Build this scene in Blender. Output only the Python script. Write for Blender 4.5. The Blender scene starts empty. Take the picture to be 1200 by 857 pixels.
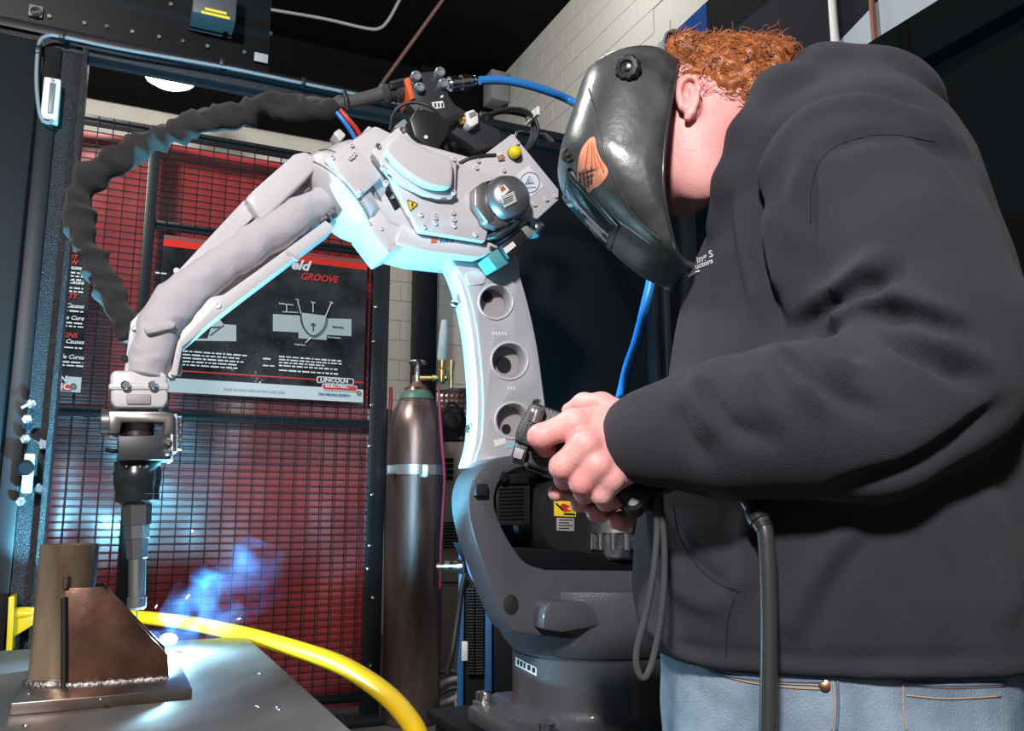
import bpy, bmesh, math, random
import numpy as np
from mathutils import Vector, Matrix, noise as mnoise
from mathutils.bvhtree import BVHTree

SC = bpy.context.scene
COL = SC.collection
random.seed(7)
# ------------------------------------------------------------------ camera
F = 1000.0                       # focal length in pixels of a 1200 wide frame
TILT = math.radians(9.76)
CAM = Vector((0, 0, 1.12))
cam_d = bpy.data.cameras.new('camera')
cam_d.sensor_width = 36.0
cam_d.lens = F / 1200 * 36.0
cam_d.clip_start = 0.02
cam_o = bpy.data.objects.new('camera', cam_d)
COL.objects.link(cam_o)
cam_o.location = CAM
cam_o.rotation_euler = (math.pi / 2 + TILT, 0, 0)
SC.camera = cam_o
# ------------------------------------------------------------------ view, world, lights
vs = SC.view_settings
vs.view_transform = 'Standard'
vs.look = 'None'
vs.exposure = 0.0
vs.gamma = 1.0
vs.use_curve_mapping = False
w = bpy.data.worlds.new('world')
SC.world = w
w.use_nodes = True
w.node_tree.nodes['Background'].inputs[0].default_value = (0.93, 0.96, 1.0, 1)
w.node_tree.nodes['Background'].inputs[1].default_value = 0.13

def light(name, kind, loc, power, color=(1, 1, 1), size=0.1, aim=None, angle=None, blend=0.6):
    d = bpy.data.lights.new(name, kind)
    d.energy = power
    d.color = color
    if kind in ('POINT', 'SPOT'):
        d.shadow_soft_size = size
    if kind == 'AREA':
        d.size = size
    if kind == 'SPOT':
        d.spot_size = angle or 2.4
        d.spot_blend = blend
    o = bpy.data.objects.new(name, d)
    COL.objects.link(o)
    o.location = loc
    if aim is not None:
        o.rotation_euler = (Vector(aim) - Vector(loc)).to_track_quat('-Z', 'Y').to_euler()
    return o
# the photographer's flash, held high and to the left of the camera
light('flash_lamp', 'SPOT', (-0.40, -1.20, 2.50), 425, (1.0, 0.955, 0.955), 0.12, aim=(0.0, 2.0, 1.3), angle=2.5)
# hall lamp (high-bay) further back, and an unseen fill added overhead for the curtains
light('hall_light', 'POINT', (0.2, 5.3, 5.1), 55, (1.0, 0.97, 0.92), 0.3)
light('hall_light', 'POINT', (-2.6, 2.2, 4.6), 620, (1.0, 0.97, 0.93), 0.3)

# ------------------------------------------------------------------ geometry helpers
_ct, _st = math.cos(TILT), math.sin(TILT)
def ray(px, py):
    a, b = px - 600.0, -(py - 428.5)
    return Vector((a, F * _ct - b * _st, F * _st + b * _ct))
def at(px, py, d):
    r = ray(px, py)
    return CAM + r * (d / r.y)
def onz(px, py, z):
    r = ray(px, py)
    return CAM + r * ((z - CAM.z) / r.z)
ANG = math.radians(25)
U = Vector((math.cos(ANG), math.sin(ANG), 0))       # along the cell's back frame, to the right
N = Vector((-math.sin(ANG), math.cos(ANG), 0))      # away from the viewer, square to it
Z = Vector((0, 0, 1))
def K(px, py, k):
    r = ray(px, py)
    return CAM + r * (k / N.dot(r))
def KU(px, py, s):
    r = ray(px, py)
    return CAM + r * (s / U.dot(r))
def cell(s, k, z):
    return U * s + N * k + Z * z

def sm(pts, n=6, closed=True):
    """Catmull-Rom through the points"""
    pts = [Vector(p) for p in pts]
    out = []
    m = len(pts)
    rng = range(m) if closed else range(m - 1)
    for i in rng:
        if closed:
            p0, p1, p2, p3 = pts[i - 1], pts[i], pts[(i + 1) % m], pts[(i + 2) % m]
        else:
            p1, p2 = pts[i], pts[i + 1]
            p0 = pts[i - 1] if i > 0 else p1 * 2 - p2
            p3 = pts[i + 2] if i + 2 < m else p2 * 2 - p1
        for j in range(n):
            t = j / n
            out.append(0.5 * ((2 * p1) + (p2 - p0) * t + (2 * p0 - 5 * p1 + 4 * p2 - p3) * t * t + (3 * p1 - p0 - 3 * p2 + p3) * t ** 3))
    if not closed:
        out.append(pts[-1].copy())
    return out
def rc(pts, r, n=4):
    """round the corners of a closed polygon (2d points) by radius r (a number or one per corner)"""
    out = []
    m = len(pts)
    for i in range(m):
        rr = r[i] if isinstance(r, (list, tuple)) else r
        p, a, b = Vector(pts[i][:2]), Vector(pts[i - 1][:2]), Vector(pts[(i + 1) % m][:2])
        da, db = a - p, b - p
        l = min(rr, da.length * 0.45, db.length * 0.45)
        if l < 1e-6:
            out.append(p); continue
        A, B = p + da.normalized() * l, p + db.normalized() * l
        for j in range(n + 1):
            t = j / n
            out.append(A * (1 - t) ** 2 + p * 2 * t * (1 - t) + B * t * t)
    return out
def circ(cx, cy, r, n=24, ry=None, a0=0):
    ry = ry or r
    return [(cx + r * math.cos(a0 + 2 * math.pi * i / n), cy + ry * math.sin(a0 + 2 * math.pi * i / n)) for i in range(n)]

# ------------------------------------------------------------------ objects
def put(o, parent=None, label=None, cat=None, group=None, kind=None):
    COL.objects.link(o)
    if parent is not None:
        o.parent = parent
        p = parent
        M = Matrix.Identity(4)
        while p is not None:                      # parents only carry a translation / matrix of their own
            M = p.get('_w') and Matrix.Translation(Vector(p['_w'])) or M
            p = p.parent
            break
        o.matrix_parent_inverse = M.inverted()
    if label: o['label'] = label
    if cat: o['category'] = cat
    if group: o['group'] = group
    if kind: o['kind'] = kind
    return o
def thing(name, loc, label, cat, group=None, kind=None):
    o = bpy.data.objects.new(name, None)
    o.empty_display_size = 0.1
    o.location = loc
    o['_w'] = tuple(loc)
    return put(o, None, label, cat, group, kind)
def mesh_obj(name, me, mat, parent=None, smooth=35, **kw):
    o = bpy.data.objects.new(name, me)
    if mat is not None and not me.materials:
        me.materials.append(mat)
    if smooth:
        me.shade_smooth()
        if smooth < 179:
            me.set_sharp_from_angle(angle=math.radians(smooth))
    return put(o, parent, **kw)
def from_bm(name, bm, mat, parent=None, smooth=35, recalc=True, **kw):
    if recalc:
        bmesh.ops.recalc_face_normals(bm, faces=bm.faces[:])
    me = bpy.data.meshes.new(name)
    bm.to_mesh(me)
    bm.free()
    return mesh_obj(name, me, mat, parent, smooth, **kw)
def from_py(name, vs_, fs, mat, parent=None, smooth=35, **kw):
    me = bpy.data.meshes.new(name)
    me.from_pydata([tuple(v) for v in vs_], [], fs)
    me.update()
    return mesh_obj(name, me, mat, parent, smooth, **kw)
def bev(bm, w_, seg=2, ang=30):
    if w_ <= 0: return
    bmesh.ops.recalc_face_normals(bm, faces=bm.faces[:])
    es = [e for e in bm.edges if len(e.link_faces) == 2 and e.calc_face_angle(0) > math.radians(ang)]
    if es:
        bmesh.ops.bevel(bm, geom=es, offset=w_, segments=seg, profile=0.5, affect='EDGES', clamp_overlap=True)
def add_prism(bm, front, depth, holes=()):
    """front: list of 3d points (a planar outline), depth: vector to the back"""
    loops = [front] + list(holes)
    edges, allv = [], []
    for lp in loops:
        vsv = [bm.verts.new(p) for p in lp]
        allv += vsv
        for i in range(len(vsv)):
            edges.append(bm.edges.new((vsv[i - 1], vsv[i])))
    if holes:
        r = bmesh.ops.triangle_fill(bm, edges=edges, use_beauty=True, use_dissolve=True)
        faces = [f for f in r['geom'] if isinstance(f, bmesh.types.BMFace)]
    else:
        faces = [bm.faces.new(allv)]
    r = bmesh.ops.extrude_face_region(bm, geom=faces)
    nv = [g for g in r['geom'] if isinstance(g, bmesh.types.BMVert)]
    bmesh.ops.translate(bm, verts=nv, vec=depth)
def prism(name, front, depth, mat, parent=None, bevel=0.002, holes=(), seg=2, smooth=35, **kw):
    bm = bmesh.new()
    add_prism(bm, [Vector(p) for p in front], Vector(depth), [[Vector(q) for q in h] for h in holes])
    bev(bm, bevel, seg)
    return from_bm(name, bm, mat, parent, smooth, **kw)
def add_box(bm, c, ax, ay, az, h):
    """h: half sizes along unit axes"""
    v = []
    for i in (-1, 1):
        for j in (-1, 1):
            for k_ in (-1, 1):
                v.append(bm.verts.new(Vector(c) + ax * (h[0] * i) + ay * (h[1] * j) + az * (h[2] * k_)))
    for q in ((0, 1, 3, 2), (4, 6, 7, 5), (0, 4, 5, 1), (2, 3, 7, 6), (0, 2, 6, 4), (1, 5, 7, 3)):
        bm.faces.new([v[i] for i in q])
def box(name, c, h, mat, parent=None, axes=None, bevel=0.002, seg=2, **kw):
    ax, ay, az = axes or (U, N, Z)
    bm = bmesh.new()
    add_box(bm, c, ax, ay, az, h)
    bev(bm, bevel, seg)
    return from_bm(name, bm, mat, parent, **kw)
def frame_of(axis, hint=Vector((0, 0, 1))):
    a = Vector(axis).normalized()
    h = hint if abs(a.dot(hint)) < 0.95 else Vector((1, 0, 0))
    e1 = a.cross(h).normalized()
    return a, e1, a.cross(e1).normalized()
def add_lathe(bm, p0, axis, prof, n=32, capped=True, phase=0.0):
    a, e1, e2 = frame_of(axis)
    p0 = Vector(p0)
    rings = []
    for t, r in prof:
        rings.append([bm.verts.new(p0 + a * t + (e1 * math.cos(phase + 2 * math.pi * i / n) + e2 * math.sin(phase + 2 * math.pi * i / n)) * max(r, 1e-5)) for i in range(n)])
    for q in range(len(rings) - 1):
        for i in range(n):
            bm.faces.new((rings[q][i], rings[q][(i + 1) % n], rings[q + 1][(i + 1) % n], rings[q + 1][i]))
    if capped:
        bm.faces.new(rings[0][::-1]); bm.faces.new(rings[-1])
def lathe(name, p0, axis, prof, mat, parent=None, n=32, smooth=35, capped=True, phase=0.0, **kw):
    bm = bmesh.new()
    add_lathe(bm, p0, axis, prof, n, capped, phase)
    return from_bm(name, bm, mat, parent, smooth, **kw)
def add_tube(bm, pts, r, n=10, caps=True):
    pts = [Vector(p) for p in pts]
    m = len(pts)
    rad = [r(i / (m - 1)) if callable(r) else (r[i] if isinstance(r, (list, tuple)) else r) for i in range(m)]
    rings = []
    e1 = None
    for i in range(m):
        t = (pts[min(i + 1, m - 1)] - pts[max(i - 1, 0)]).normalized()
        if e1 is None:
            _, e1, e2 = frame_of(t)
        else:
            e1 = (e1 - t * e1.dot(t)).normalized()
        e2 = t.cross(e1)
        rings.append([bm.verts.new(pts[i] + (e1 * math.cos(2 * math.pi * j / n) + e2 * math.sin(2 * math.pi * j / n)) * rad[i]) for j in range(n)])
    for q in range(m - 1):
        for j in range(n):
            bm.faces.new((rings[q][j], rings[q][(j + 1) % n], rings[q + 1][(j + 1) % n], rings[q + 1][j]))
    if caps:
        bm.faces.new(rings[0][::-1]); bm.faces.new(rings[-1])
def tube(name, pts, r, mat, parent=None, n=10, k=6, **kw):
    bm = bmesh.new()
    P = sm(pts, k, closed=False) if k > 1 else pts
    if isinstance(r, (list, tuple)):
        m = len(P)
        rr = [float(np.interp(i / (m - 1) * (len(r) - 1), range(len(r)), r)) for i in range(m)]
    else:
        rr = r
    add_tube(bm, P, rr, n)
    return from_bm(name, bm, mat, parent, 60, **kw)
def text(name, body, size, org, xd, yd, mat, parent=None, shear=0.0, bold=0.0, align='LEFT', sx=1.0, depth=0.0006, **kw):
    c = bpy.data.curves.new(name, 'FONT')
    c.body = body
    c.size = size
    c.shear = shear
    c.offset = bold
    c.align_x = align
    c.resolution_u = 2
    c.extrude = depth
    t = bpy.data.objects.new(name, c)
    COL.objects.link(t)
    dg = bpy.context.evaluated_depsgraph_get()
    me = bpy.data.meshes.new_from_object(t.evaluated_get(dg))
    bpy.data.objects.remove(t)
    x, y = Vector(xd).normalized(), Vector(yd).normalized()
    zz = x.cross(y)
    M = Matrix((x * sx, y, zz)).transposed().to_4x4()
    M.translation = Vector(org)
    me.transform(M)
    me.materials.clear()
    return mesh_obj(name, me, mat, parent, 0, **kw)

# ------------------------------------------------------------------ materials
MATS = {}
def mat(name, color, rough=0.5, metal=0.0, var=0.0, vscale=8.0, bump=0.0, bscale=60.0, coat=0.0, emit=None, estr=0.0,
        color2=None, crough=0.08, cior=1.5, sss=0.0, spec=0.5, sheen=0.0, trans=0.0, alpha=1.0, bdet=4, rvar=0.0, stretch=None):
    if name in MATS: return MATS[name]
    m = bpy.data.materials.new(name)
    m.use_nodes = True
    nt = m.node_tree
    b = nt.nodes['Principled BSDF']
    b.inputs['Base Color'].default_value = (*color, 1)
    b.inputs['Roughness'].default_value = rough
    b.inputs['Metallic'].default_value = metal
    b.inputs['Specular IOR Level'].default_value = spec
    b.inputs['Coat Weight'].default_value = coat
    b.inputs['Coat Roughness'].default_value = crough
    b.inputs['Coat IOR'].default_value = cior
    b.inputs['Alpha'].default_value = alpha
    b.inputs['Transmission Weight'].default_value = trans
    if sss:
        b.inputs['Subsurface Weight'].default_value = sss
        b.inputs['Subsurface Radius'].default_value = (0.012, 0.005, 0.003)
        b.inputs['Subsurface Scale'].default_value = 1.0
    if sheen:
        b.inputs['Sheen Weight'].default_value = sheen
        b.inputs['Sheen Roughness'].default_value = 0.6
    if emit:
        b.inputs['Emission Color'].default_value = (*emit, 1)
        b.inputs['Emission Strength'].default_value = estr
    L = nt.links.new
    if var or bump or rvar or color2:
        g = nt.nodes.new('ShaderNodeNewGeometry')
        src = g.outputs['Position']
        if stretch:
            mp = nt.nodes.new('ShaderNodeMapping')
            mp.inputs['Scale'].default_value = stretch
            L(src, mp.inputs['Vector']); src = mp.outputs['Vector']
    if var or color2 or rvar:
        n1 = nt.nodes.new('ShaderNodeTexNoise')
        n1.inputs['Scale'].default_value = vscale
        n1.inputs['Detail'].default_value = 6
        L(src, n1.inputs['Vector'])
        if var or color2:
            r = nt.nodes.new('ShaderNodeValToRGB')
            c2 = color2 or tuple(c * (1 - var) for c in color)
            r.color_ramp.elements[0].position = 0.36
            r.color_ramp.elements[1].position = 0.64
            r.color_ramp.elements[0].color = (*c2, 1)
            r.color_ramp.elements[1].color = (*color, 1)
            L(n1.outputs['Fac'], r.inputs['Fac'])
            L(r.outputs['Color'], b.inputs['Base Color'])
        if rvar:
            mr = nt.nodes.new('ShaderNodeMapRange')
            mr.inputs[1].default_value = 0.3; mr.inputs[2].default_value = 0.7
            mr.inputs[3].default_value = max(0.02, rough - rvar); mr.inputs[4].default_value = min(1, rough + rvar)
            L(n1.outputs['Fac'], mr.inputs[0])
            L(mr.outputs[0], b.inputs['Roughness'])
    if bump:
        n2 = nt.nodes.new('ShaderNodeTexNoise')
        n2.inputs['Scale'].default_value = bscale
        n2.inputs['Detail'].default_value = bdet
        L(src, n2.inputs['Vector'])
        bp = nt.nodes.new('ShaderNodeBump')
        bp.inputs['Strength'].default_value = 1.0
        bp.inputs['Distance'].default_value = bump
        L(n2.outputs['Fac'], bp.inputs['Height'])
        L(bp.outputs['Normal'], b.inputs['Normal'])
    MATS[name] = m
    return m

black_powder = mat('black_powder', (0.010, 0.011, 0.014), 0.5, spec=0.3, bump=0.0015, bscale=220)
hammered = mat('hammered_black', (0.02, 0.02, 0.024), 0.32, bump=0.004, bscale=330)
panel_black = mat('panel_black', (0.005, 0.0065, 0.008), 0.5, spec=0.2)
smooth_dark = mat('smooth_dark', (0.010, 0.011, 0.013), 0.45, spec=0.28)
robot_white = mat('robot_white', (0.62, 0.60, 0.615), 0.3, var=0.05, vscale=5, coat=0.3)
robot_grey = mat('robot_grey', (0.085, 0.085, 0.095), 0.3, bump=0.0008, bscale=420, coat=0.35)
link_grey = mat('link_grey', (0.46, 0.46, 0.48), 0.45, bump=0.0006, bscale=500)
steel = mat('steel', (0.55, 0.55, 0.56), 0.28, 1.0, rvar=0.1, vscale=30)
bright_steel = mat('bright_steel', (0.75, 0.75, 0.76), 0.2, 1.0)
black_plastic = mat('black_plastic', (0.016, 0.016, 0.018), 0.4)
black_gloss = mat('black_gloss', (0.012, 0.012, 0.014), 0.18)
rubber = mat('rubber_black', (0.02, 0.02, 0.022), 0.5)
grey_cable = mat('grey_cable', (0.22, 0.225, 0.235), 0.45)
white_paint = mat('white_paint', (0.8, 0.8, 0.8), 0.5)
white_label = mat('white_label', (0.78, 0.78, 0.76), 0.45)
ink = mat('ink_black', (0.015, 0.015, 0.015), 0.5)
yellow_m = mat('safety_yellow', (0.80, 0.50, 0.008), 0.4)
yellow_lab = mat('yellow_label', (0.85, 0.62, 0.04), 0.4)
orange_m = mat('orange_insulator', (0.75, 0.13, 0.03), 0.5)
red_m = mat('red_plastic', (0.6, 0.03, 0.03), 0.4)
blue_hose = mat('blue_hose', (0.03, 0.22, 0.62), 0.35)
brass = mat('brass', (0.65, 0.47, 0.2), 0.3, 1.0)
# ================================================================== the hall
KB = 2.175          # back plane of the welding cell frame
KR = 1.598          # the robot arm's plane
KF = 4.49           # red curtain fence
KE = 8.0            # end wall of the hall
WR = 3.4            # right hand block wall
CEIL = 5.6
concrete = mat('concrete', (0.085, 0.08, 0.078), 0.7, var=0.3, vscale=3, bump=0.002, bscale=30)
ceil_m = mat('ceiling_black', (0.0035, 0.0035, 0.004), 0.9, spec=0.1)

box('floor', cell(0, 3.0, -0.05), (7, 8, 0.05), concrete, bevel=0, kind='structure')
box('ceiling', cell(-1, 3.5, CEIL + 0.05), (7, 7, 0.05), ceil_m, bevel=0, kind='structure')

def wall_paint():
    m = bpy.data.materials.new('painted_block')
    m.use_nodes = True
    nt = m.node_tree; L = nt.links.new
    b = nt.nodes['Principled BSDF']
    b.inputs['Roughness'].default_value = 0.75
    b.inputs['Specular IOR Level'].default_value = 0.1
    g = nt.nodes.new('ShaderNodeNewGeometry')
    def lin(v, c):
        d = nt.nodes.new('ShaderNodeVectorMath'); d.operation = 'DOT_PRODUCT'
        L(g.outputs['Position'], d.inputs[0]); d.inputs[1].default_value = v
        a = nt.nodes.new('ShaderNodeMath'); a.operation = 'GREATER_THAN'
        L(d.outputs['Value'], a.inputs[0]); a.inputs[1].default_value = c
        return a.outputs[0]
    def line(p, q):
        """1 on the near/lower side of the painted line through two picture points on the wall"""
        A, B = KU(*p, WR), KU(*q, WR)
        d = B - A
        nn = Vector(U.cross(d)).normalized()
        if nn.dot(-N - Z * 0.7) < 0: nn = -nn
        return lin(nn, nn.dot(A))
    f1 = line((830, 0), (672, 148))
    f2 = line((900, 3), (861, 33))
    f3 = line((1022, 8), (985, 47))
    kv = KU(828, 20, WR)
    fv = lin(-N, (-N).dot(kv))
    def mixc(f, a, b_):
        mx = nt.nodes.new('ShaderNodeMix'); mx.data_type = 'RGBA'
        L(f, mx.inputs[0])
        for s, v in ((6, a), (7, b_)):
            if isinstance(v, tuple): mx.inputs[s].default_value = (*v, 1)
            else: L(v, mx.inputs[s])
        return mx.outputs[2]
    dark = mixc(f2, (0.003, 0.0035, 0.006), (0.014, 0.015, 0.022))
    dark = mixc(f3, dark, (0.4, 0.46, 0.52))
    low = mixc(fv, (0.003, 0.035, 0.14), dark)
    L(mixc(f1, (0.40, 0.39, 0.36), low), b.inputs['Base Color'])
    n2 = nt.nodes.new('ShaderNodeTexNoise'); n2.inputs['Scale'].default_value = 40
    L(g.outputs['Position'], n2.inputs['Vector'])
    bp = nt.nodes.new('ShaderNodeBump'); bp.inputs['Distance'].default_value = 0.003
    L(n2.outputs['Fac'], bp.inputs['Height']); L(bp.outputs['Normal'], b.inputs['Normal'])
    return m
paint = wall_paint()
cream = mat('cream_block', (0.68, 0.65, 0.57), 0.65, var=0.08, vscale=2, bump=0.003, bscale=40)
mortar = mat('mortar', (0.40, 0.385, 0.35), 0.8)
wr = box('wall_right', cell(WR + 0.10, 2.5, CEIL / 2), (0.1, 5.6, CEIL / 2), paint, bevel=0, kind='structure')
wb = box('wall_back', cell(-2.0, KE + 0.1, CEIL / 2), (5.5, 0.1, CEIL / 2), cream, bevel=0, kind='structure')
# the concrete blocks that can be told apart
def block_mesh(ax, ay, m):
    bm = bmesh.new()
    add_box(bm, (0, 0, 0), ax, ay, Z, (0.1982, 0.006, 0.0982))
    bev(bm, 0.0025, 1)
    bmesh.ops.recalc_face_normals(bm, faces=bm.faces[:])
    me = bpy.data.meshes.new('block'); bm.to_mesh(me); bm.free()
    me.materials.append(m)
    return me
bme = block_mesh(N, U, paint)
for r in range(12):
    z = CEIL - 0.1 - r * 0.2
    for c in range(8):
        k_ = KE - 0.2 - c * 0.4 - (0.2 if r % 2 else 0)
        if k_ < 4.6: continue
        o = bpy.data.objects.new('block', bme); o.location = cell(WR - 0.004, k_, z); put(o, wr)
bme2 = block_mesh(U, N, cream)
for r in range(13):
    z = 1.3 + r * 0.2
    for c in range(5):
        s_ = 1.9 + c * 0.4 - (0.2 if r % 2 else 0)
        if s_ > WR - 0.2: continue
        o = bpy.data.objects.new('block', bme2); o.location = cell(s_, KE - 0.004, z); put(o, wb)
# dark band over the end wall, a black pillar, conduits under the ceiling
pa, pb = K(488, 330, KE - 0.3), K(511, 330, KE - 0.3)
box('trim_1', cell((U.dot(pa) + U.dot(pb)) / 2, KE - 0.25, CEIL / 2), ((U.dot(pb) - U.dot(pa)) / 2, 0.1, CEIL / 2), panel_black, kind='structure', bevel=0.01)
ztr = 0.5 * (K(100, 106, KE - 0.27).z + K(390, 148, KE - 0.27).z)
box('trim_2', cell(-2.1, KE - 0.15, (ztr + CEIL) / 2), (5.5, 0.12, (CEIL - ztr) / 2), ceil_m, kind='structure', bevel=0)
tube('conduit_pipe', [at(300, 8, 6.6), at(322, 12, 6.6), at(380, 22, 6.6), at(428, 33, 6.6), at(445, 33, 6.6), at(456, 22, 6.6), at(468, 0, 6.6), at(474, -12, 6.6)], 0.014, grey_cable, k=5,
     label='thin grey conduit bending upwards under the black ceiling', cat='conduit')
tube('ceiling_pipe', [at(530, -16, 6.5), at(452, 92, 6.5), at(440, 110, 6.5)], 0.016, mat('rust_pipe', (0.10, 0.045, 0.03), 0.6), k=1,
     label='thin rust brown pipe running diagonally below the black ceiling', cat='pipe')
t = thing('ceiling_lamp', at(200, 104, 6.2), 'round bright white ceiling lamp glowing above the red curtains', 'lamp')
lc = at(199, 97, 6.2)
lathe('lamp_shade', lc + Z * 0.05, (0, 0, 1), [(0, 0.19), (0.06, 0.17), (0.13, 0.08), (0.2, 0.05)], smooth_dark, t)
lathe('lamp_diffuser', lc + Z * 0.055, (0, 0, -1), [(0, 0.185), (0.03, 0.18), (0.06, 0.13), (0.075, 0.04), (0.077, 0.0)], mat('lamp_glow', (1, 1, 1), 0.5, emit=(1, 0.98, 0.93), estr=9), t)
lathe('lamp_stem', lc + Z * 0.24, (0, 0, 1), [(0, 0.012), (CEIL - lc.z - 0.24, 0.012)], smooth_dark, t, n=8)
tw = thing('wall_speaker', KU(590, 105, WR - 0.02), 'grey box fixed high on the pale block wall', 'box')
p0 = KU(592, 108, WR - 0.02)
box('body', p0 - U * 0.10, (0.10, 0.11, 0.16), mat('box_grey', (0.22, 0.22, 0.22), 0.6), tw, bevel=0.01)
box('bracket', p0 - U * 0.0, (0.02, 0.05, 0.19), smooth_dark, tw)
tube('wall_pipe', [Vector((*KU(978, 40, WR - 0.04).xy, CEIL)), Vector((*KU(978, 40, WR - 0.04).xy, 0.0))], 0.022, white_paint, k=1,
     label='white vertical pipe on the dark painted wall', cat='pipe')
tube('wall_pipe', [Vector((*KU(1023, 20, WR - 0.03).xy, CEIL)), Vector((*KU(1023, 20, WR - 0.03).xy, 0.0))], 0.015, mat('copper_pipe', (0.25, 0.09, 0.04), 0.45), k=1,
     label='thin copper brown vertical pipe on the painted wall', cat='pipe')

# ================================================================== welding cell frame
cf = thing('welding_cell_frame', cell(0, KB, 0), 'black steel welding cell frame with overhead beam, posts and panels', 'frame')
# overhead beam: hollow section on the back plane
ZB0, ZB1 = 2.03, 2.17
pL, pR = K(0, 40, KB), K(795, 184, KB)
sL, sR = U.dot(pL) - 0.6, U.dot(pR)
zt_ = 0.5 * (K(0, 25, KB).z + K(450, 112, KB).z)
zb_ = zt_ - 0.05
box('overhead_beam', cell((sL + sR) / 2, KB + 0.018, (zt_ + zb_) / 2), ((sR - sL) / 2, 0.018, (zt_ - zb_) / 2), black_powder, cf, bevel=0.004)
box('beam_lip', cell((sL + sR) / 2, KB - 0.006, zt_ - 0.012), ((sR - sL) / 2, 0.008, 0.012), smooth_dark, cf, bevel=0.002)
box('inner_rail', cell((sL + sR) / 2, KB + 0.048, zb_ + 0.012), ((sR - sL) / 2, 0.012, 0.008), hammered, cf)
# left hand posts
def spx(px, py, k_): return U.dot(K(px, py, k_))
s0, s1 = spx(47, 340, KB), spx(69, 340, KB)
box('hammered_post', cell((s0 + s1) / 2 - 0.004, KB + 0.03, zb_ / 2), ((s1 - s0) / 2 + 0.008, 0.03, zb_ / 2), hammered, cf, bevel=0.003)
s2 = spx(73, 340, KB)
box('post_flange', cell((s1 + s2) / 2 + 0.008, KB + 0.012, zb_ / 2), ((s2 - s1) / 2 + 0.003, 0.05, zb_ / 2), hammered, cf, bevel=0.003)
s3, s4 = spx(22, 340, KB - 0.02), spx(45, 340, KB - 0.02)
box('front_post', cell((s3 + s4) / 2, KB + 0.02, zb_ / 2), ((s4 - s3) / 2, 0.03, zb_ / 2 + 0.002), smooth_dark, cf, bevel=0.004)
s5 = spx(20, 340, KB - 0.02)
box('left_panel', cell(s5 - 0.42, KB + 0.0, zb_ / 2), (0.42, 0.03, zb_ / 2), smooth_dark, cf, bevel=0.004)
# black back panel behind the robot, and the right side
sa = spx(606, 400, KB)
box('back_panel', cell((sa + sR) / 2, KB + 0.03, zb_ / 2), ((sR - sa) / 2, 0.012, zb_ / 2), panel_black, cf)
for px, wd in ((766, 0.012), (779, 0.010)):
    s_ = spx(px, 390, KB)
    box('panel_upright', cell(s_, KB - 0.0, zb_ / 2), (wd, 0.022, zb_ / 2), black_powder if wd > 0.011 else mat('arc_tint_steel', (0.10, 0.12, 0.13), 0.3, 0.8), cf)  # thin upright in teal grey, the arc's cyan light put into its colour
for py in (345, 412):
    c_ = K(786, py, KB)
    lathe('panel_bolt', c_ + N * 0.03, -N, [(0, 0.009), (0.02, 0.009), (0.024, 0.006)], bright_steel, cf, n=12)
box('side_beam', cell(sR + 0.05, KB - 1.1, zt_ - 0.06), (0.05, 1.2, 0.06), mat('side_black', (0.004, 0.0045, 0.0045), 0.9, spec=0.0), cf, bevel=0.004)
box('side_panel', cell(sR + 0.06, KB - 1.1, zb_ / 2), (0.015, 1.1, zb_ / 2), mat('side_black', (0.004, 0.0045, 0.0045), 0.9, spec=0.0), cf)
box('corner_post', cell(sR + 0.05, KB + 0.03, zb_ / 2), (0.05, 0.05, zb_ / 2), black_powder, cf)
# hood panel over the beam, with fan grille, box and bolts
se = spx(318, 40, KB)
hp = box('hood_panel', cell((sL + se) / 2, KB + 0.06, zt_ + 0.4), ((se - sL) / 2, 0.03, 0.4), panel_black, cf, bevel=0.003)
for px, py in ((58, 26), (99, 34), (125, 38), (155, 44), (186, 50), (214, 55), (243, 61), (286, 68), (200, 12), (317, 46)):
    c_ = K(px, py - 6, KB + 0.03)
    lathe('hood_bolt', c_, -N, [(0, 0.005), (0.006, 0.005)], steel, cf, n=8)
fg = box('fan_grille', K(42, 14, KB + 0.025), (0.015, 0.006, 0.015), grey_cable, cf)
bm = bmesh.new()
for rr in (0.005, 0.009, 0.0125):
    add_lathe(bm, K(42, 14, KB + 0.018), -N, [(0, rr), (0.003, rr), (0.003, rr - 0.0018), (0, rr - 0.0018)], 20, capped=False)
from_bm('grille_ring', bm, ink, fg)
cb = box('control_box', K(250, 8, KB - 0.02), (0.052, 0.05, 0.055), mat('box_dark', (0.06, 0.06, 0.065), 0.5), cf)
bm = bmesh.new()
for i, (w_, y_) in enumerate(((0.026, 0.0), (0.034, -0.011))):
    add_box(bm, K(253, 13, KB - 0.0705) + Z * y_, U, N, Z, (w_, 0.0005, 0.0035))
from_bm('warning_print', bm, yellow_lab, cb)
box('small_label', K(306, 68, KB + 0.02), (0.018, 0.003, 0.013), mat('pale_blue_label', (0.4, 0.5, 0.55), 0.5), cf)
# proximity switch and its cable at the top of the left post
sw = thing('door_switch', K(60, 120, KB - 0.03), 'white safety switch on the black post with grey cable', 'switch')
c_ = K(60, 119, KB - 0.02)
box('switch_body', c_, (0.018, 0.018, 0.052), white_label, sw, bevel=0.004)
box('switch_face', c_ - N * 0.019 + U * 0.002, (0.006, 0.003, 0.038), mat('switch_grey', (0.16, 0.17, 0.18), 0.4), sw)
for q in (-1, 1):
    lathe('mount_screw', c_ - N * 0.017 + Z * 0.045 * q, -N, [(0, 0.004), (0.004, 0.004)], steel, sw, n=10)
kk = KB - 0.035
tube('switch_cable', [K(62, 141, kk), K(55, 144, kk), K(47, 135, kk), K(43, 105, kk), K(43, 75, kk), K(46, 50, kk), K(55, 42, kk), K(72, 43, kk), K(140, 57, kk), K(260, 78, kk), K(372, 101, kk), K(450, 117, kk), K(560, 139, kk)],
     0.0045, grey_cable, sw, n=8)
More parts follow.
